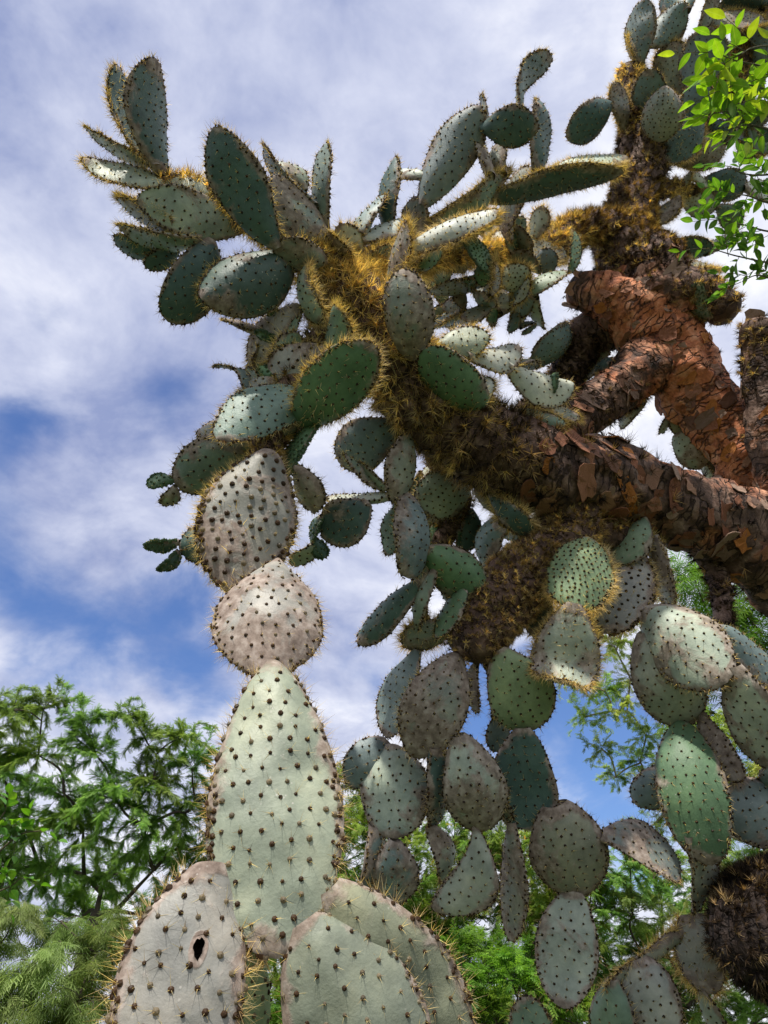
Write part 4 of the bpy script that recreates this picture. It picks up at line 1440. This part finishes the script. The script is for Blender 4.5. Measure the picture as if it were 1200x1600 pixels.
# ---- upper right crown
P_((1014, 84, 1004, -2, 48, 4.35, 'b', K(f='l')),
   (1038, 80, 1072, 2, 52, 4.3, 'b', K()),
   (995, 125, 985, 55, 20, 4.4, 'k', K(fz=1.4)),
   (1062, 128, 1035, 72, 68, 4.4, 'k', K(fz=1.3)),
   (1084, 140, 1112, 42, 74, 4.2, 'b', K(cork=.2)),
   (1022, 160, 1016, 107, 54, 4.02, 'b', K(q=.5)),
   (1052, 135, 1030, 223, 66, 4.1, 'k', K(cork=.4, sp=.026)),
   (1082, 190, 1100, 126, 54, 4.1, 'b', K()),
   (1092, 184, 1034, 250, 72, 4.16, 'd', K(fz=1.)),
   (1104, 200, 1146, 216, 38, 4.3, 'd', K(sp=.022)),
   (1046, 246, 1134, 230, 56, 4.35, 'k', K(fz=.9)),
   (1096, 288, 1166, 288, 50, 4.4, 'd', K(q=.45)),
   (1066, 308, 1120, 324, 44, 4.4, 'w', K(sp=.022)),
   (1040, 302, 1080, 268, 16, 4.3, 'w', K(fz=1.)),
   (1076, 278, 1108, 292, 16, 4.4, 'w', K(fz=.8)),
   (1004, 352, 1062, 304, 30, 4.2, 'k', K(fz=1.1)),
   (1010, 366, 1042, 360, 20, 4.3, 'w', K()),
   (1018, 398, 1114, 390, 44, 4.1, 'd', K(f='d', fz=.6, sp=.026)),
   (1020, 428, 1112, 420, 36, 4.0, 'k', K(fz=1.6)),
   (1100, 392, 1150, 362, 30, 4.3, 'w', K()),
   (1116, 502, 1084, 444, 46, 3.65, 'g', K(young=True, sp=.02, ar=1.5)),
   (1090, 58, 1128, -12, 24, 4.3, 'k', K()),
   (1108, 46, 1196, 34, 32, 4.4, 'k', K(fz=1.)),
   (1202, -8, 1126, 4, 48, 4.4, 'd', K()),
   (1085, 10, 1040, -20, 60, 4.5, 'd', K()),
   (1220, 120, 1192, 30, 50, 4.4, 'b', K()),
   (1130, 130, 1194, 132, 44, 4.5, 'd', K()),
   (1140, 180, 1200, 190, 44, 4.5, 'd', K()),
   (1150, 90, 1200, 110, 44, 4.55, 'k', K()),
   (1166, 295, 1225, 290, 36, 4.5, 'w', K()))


def thicket(n, box, d, wpx, kinds, seed, fz=(.2, 1.2), up=None):
    """crowded smaller pads growing over one another"""
    g3 = np.random.default_rng(seed)
    for k in range(n):
        x, y = g3.uniform(box[0], box[2]), g3.uniform(box[1], box[3])
        a = g3.uniform(0, 6.28) if up is None else up + g3.normal(0, .6)
        l = wpx * g3.uniform(1.0, 1.6)
        w = wpx * g3.uniform(.35, 1.0)
        pad(x, y, x + math.cos(a) * l, y + math.sin(a) * l, w, g3.uniform(*d), kinds[int(g3.integers(len(kinds)))], fz=g3.uniform(*fz), ns=2, sp=.036, res=(14, 10))


thicket(22, (640, 385, 850, 520), (3.35, 3.75), 36, 'gkpbnw', 31)
thicket(12, (640, 720, 800, 850), (2.95, 3.2), 40, 'pgbwn', 32, (.1, .9), 1.8)
thicket(18, (1045, 20, 1200, 240), (4.45, 4.8), 48, 'bdkgb', 33)
thicket(5, (1010, 230, 1120, 330), (4.4, 4.6), 40, 'bdkg', 34)
thicket(6, (400, 520, 470, 700), (2.5, 2.65), 44, 'gqk', 35)
print('PADS', PADN, 'GAPS', GAPS)
# ------------------------------------------------------------------ near leaves: one object each
def leaf_mesh(seed, wide):
    rg = np.random.default_rng(seed)
    n = 9
    t = np.linspace(0, 1, n)
    h = np.sin(math.pi * t ** .8) ** .9 * wide
    h[0] = .008
    h[-1] = .002
    dr = -rg.uniform(.05, .3) * t ** 2
    V = []
    for k in range(n):
        V += [(t[k], -h[k], dr[k] + .35 * h[k]), (t[k], 0, dr[k]), (t[k], h[k], dr[k] + .35 * h[k])]
    V = np.array(V) * .055
    Fc = []
    for k in range(n - 1):
        for c in (0, 1):
            a = k * 3 + c
            Fc.append([a, a + 1, a + 4, a + 3])
    return mesh('leaf', V, np.array(Fc), M_BROAD, True)


def leafy(tree, twig_pts, leaves, meshes, cols, rg, base, size=1.0, pairs=3, name='branch'):
    """a twig with compound leaves: leaves = list of (point, direction)"""
    parts = [tube(catmull([p[:3] for p in twig_pts], 6) - base, np.linspace(twig_pts[0][3], twig_pts[-1][3], (len(twig_pts) - 1) * 6 + 1), 6)]
    todo = []
    for p, d in leaves:
        d = d / np.linalg.norm(d)
        ln = .115 * size * rg.uniform(.8, 1.2)
        e = p + d * ln - np.array([0, 0, .02 * size])
        c = catmull([p, p * .5 + e * .5 + np.array([0, 0, .008]), e], 4)
        parts.append(tube(c - base, np.linspace(.0014, .0008, len(c)), 4))
        sd = np.cross(d, [0, 0, 1])
        if np.linalg.norm(sd) < .2:
            sd = np.cross(d, [0, 1, 0])
        sd /= np.linalg.norm(sd)
        roll = rg.normal(0, .6)
        up_ = np.cross(sd, d)
        sd = sd * math.cos(roll) + up_ * math.sin(roll)
        for k in range(pairs):
            q = c[min(len(c) - 1, int((.35 + .6 * k / pairs) * (len(c) - 1)))]
            for s in (-1, 1):
                if rg.random() < .92:
                    todo.append((q, d * .75 + sd * s + rg.normal(0, .18, 3)))
        todo.append((e, d + rg.normal(0, .15, 3)))
    V, Q_ = join(parts)
    b = obj(name, mesh(name, V, Q_, M_TWIG), tree)
    for q, dd in todo:
        x = Vector(dd).normalized()
        z = Vector((rg.normal(0, .45), rg.normal(0, .45) - .1, 1))
        y = z.cross(x).normalized()
        z = x.cross(y)
        sc = size * rg.uniform(.7, 1.15)
        m = Matrix.Translation(Vector(q - base)) @ Matrix((x, y, z)).transposed().to_4x4() @ Matrix.Scale(sc, 4)
        lf = obj('leaf', meshes[int(rg.integers(len(meshes)))], b, m)
        c = np.array(cols[int(rg.integers(len(cols)))]) * rg.uniform(.8, 1.2)
        lf.color = (*c, 1)
    return b


LM = [leaf_mesh(k, .2 + .03 * (k % 3)) for k in range(5)]
rg = np.random.default_rng(5)
base = np.array([2.9, 1.4, 0.0])
ash = thing('leafy_tree', tuple(base), 'bright green leafy branches of a tree reaching in front of the upper cactus pads', 'tree')
tk = catmull([base, base + [0, .05, 1.6], base + [-.25, .2, 3.2], at(1330, 160, 2.9)], 10)
V, Q_ = tube(tk - base, np.linspace(.11, .03, len(tk)), 12)
obj('trunk', mesh('trunk', V, Q_, M_WOODD), ash)
YG = [(.16, .32, .018), (.22, .40, .02), (.13, .27, .02), (.30, .40, .03)]
DG = [(.06, .16, .03), (.09, .21, .025), (.05, .13, .03), (.12, .25, .02)]  # lower sprays: backlit silhouette shade put into the leaf colour


def twig(px, leaves, cols, size, pairs=3, r0=.006):
    pts = [(*at(x, y, d), r) for (x, y, d), r in zip(px, np.linspace(r0, .0015, len(px)))]
    lv = []
    for x, y, d, dx, dy in leaves:
        v = RT * dx - UP * dy + FWD * rg.normal(0, .3)
        lv.append((at(x, y, d), v))
    leafy(ash, pts, lv, LM, cols, rg, base, size, pairs)


def spray(px, n, cols, size, pairs, sd, jit=14):
    """a twig along px with n compound leaves on it"""
    g2 = np.random.default_rng(sd)
    pts = catmull(np.array(px, float), 8)
    lv = []
    for k in range(n):
        q = pts[int(len(pts) * (.35 + .64 * k / max(1, n - 1)))]
        a = g2.uniform(0, 6.28) if k < n - 1 else math.atan2(px[-1][1] - px[-2][1], px[-1][0] - px[-2][0])
        lv.append((q[0] + g2.normal(0, 1.5), q[1] + g2.normal(0, 1.5), q[2], math.cos(a) - .35, math.sin(a) + .15))
    twig(px, lv, cols, size, pairs)


spray([(1330, 160, 2.9), (1240, 125, 2.65), (1195, 105, 2.6), (1150, 95, 2.55), (1128, 86, 2.5)], 9, YG, 1.25, 2, 1)
spray([(1330, 160, 2.9), (1250, 80, 2.7), (1205, 72, 2.62), (1175, 75, 2.56), (1158, 85, 2.52)], 7, YG, 1.3, 2, 2)
spray([(1330, 160, 2.9), (1250, 150, 2.7), (1200, 140, 2.62), (1165, 132, 2.56), (1140, 135, 2.5)], 8, YG, 1.15, 2, 3)
spray([(1330, 160, 2.9), (1250, 195, 2.7), (1200, 182, 2.62), (1160, 172, 2.56), (1122, 176, 2.5)], 11, YG, .95, 2, 4)
spray([(1330, 160, 2.9), (1260, 215, 2.75), (1210, 205, 2.66), (1170, 195, 2.6), (1142, 202, 2.55)], 8, YG + DG, 1.0, 2, 5)
spray([(1330, 165, 2.9), (1260, 255, 2.85), (1205, 272, 2.8), (1165, 272, 2.75), (1142, 262, 2.7)], 8, DG, .9, 3, 6)
spray([(1330, 165, 2.9), (1270, 305, 2.85), (1210, 318, 2.8), (1165, 305, 2.75), (1140, 308, 2.72)], 8, DG, .9, 3, 7)
spray([(1330, 165, 2.9), (1270, 350, 2.85), (1210, 362, 2.8), (1165, 352, 2.75), (1135, 345, 2.72)], 9, DG, .9, 3, 8)
spray([(1330, 165, 2.9), (1290, 385, 2.85), (1220, 410, 2.78), (1160, 402, 2.72), (1110, 388, 2.66)], 10, DG, .9, 3, 9)
spray([(1330, 165, 2.9), (1300, 420, 2.85), (1230, 440, 2.78), (1185, 430, 2.72), (1160, 440, 2.66)], 6, DG, .9, 3, 10)

sb = gp(-60, 1330, 3.2)
shrub = thing('broad_leaved_shrub', tuple(sb), 'light green broad leaved shoots rising in front of the feathery acacia', 'shrub')
LR = [leaf_mesh(20 + k, .36) for k in range(3)]
st = catmull([sb, at(-60, 1480, 3.1), at(-40, 1380, 3.1)], 8)
V, Q_ = tube(st - sb, np.linspace(.02, .008, len(st)), 8)
obj('stem', mesh('stem', V, Q_, M_TWIG), shrub)
SG = [(.10, .26, .02), (.16, .33, .03), (.08, .22, .03)]
for px, lv in (([(-40, 1380, 3.1), (-10, 1340, 3.05), (30, 1305, 3.0), (62, 1298, 3.0)], [(58, 1298, 3.0, .8, .2), (40, 1302, 3.0, .2, -.9), (25, 1308, 3.0, -.1, .8), (8, 1322, 3.0, -.2, -.9), (-5, 1335, 3.0, .4, .7), (15, 1315, 3.0, .5, -.6)]),
               ([(-40, 1380, 3.1), (-15, 1395, 3.05), (15, 1385, 3.0), (32, 1372, 3.0)], [(30, 1372, 3.0, .8, .1), (15, 1382, 3.0, .1, .9), (2, 1390, 3.0, .2, -.9)]),
               ([(-40, 1380, 3.1), (-25, 1320, 3.05), (0, 1280, 3.0), (8, 1268, 3.0)], [(8, 1268, 3.0, .2, -1), (0, 1280, 3.0, .8, .1), (-10, 1300, 3.0, .5, -.3)])):
    pts = [(*at(x, y, d), r) for (x, y, d), r in zip(px, np.linspace(.006, .002, len(px)))]
    leafy(shrub, pts, [(at(x, y, d), RT * dx - UP * dy) for x, y, d, dx, dy in lv], LR, SG, rg, sb, .85, 2, 'stem')
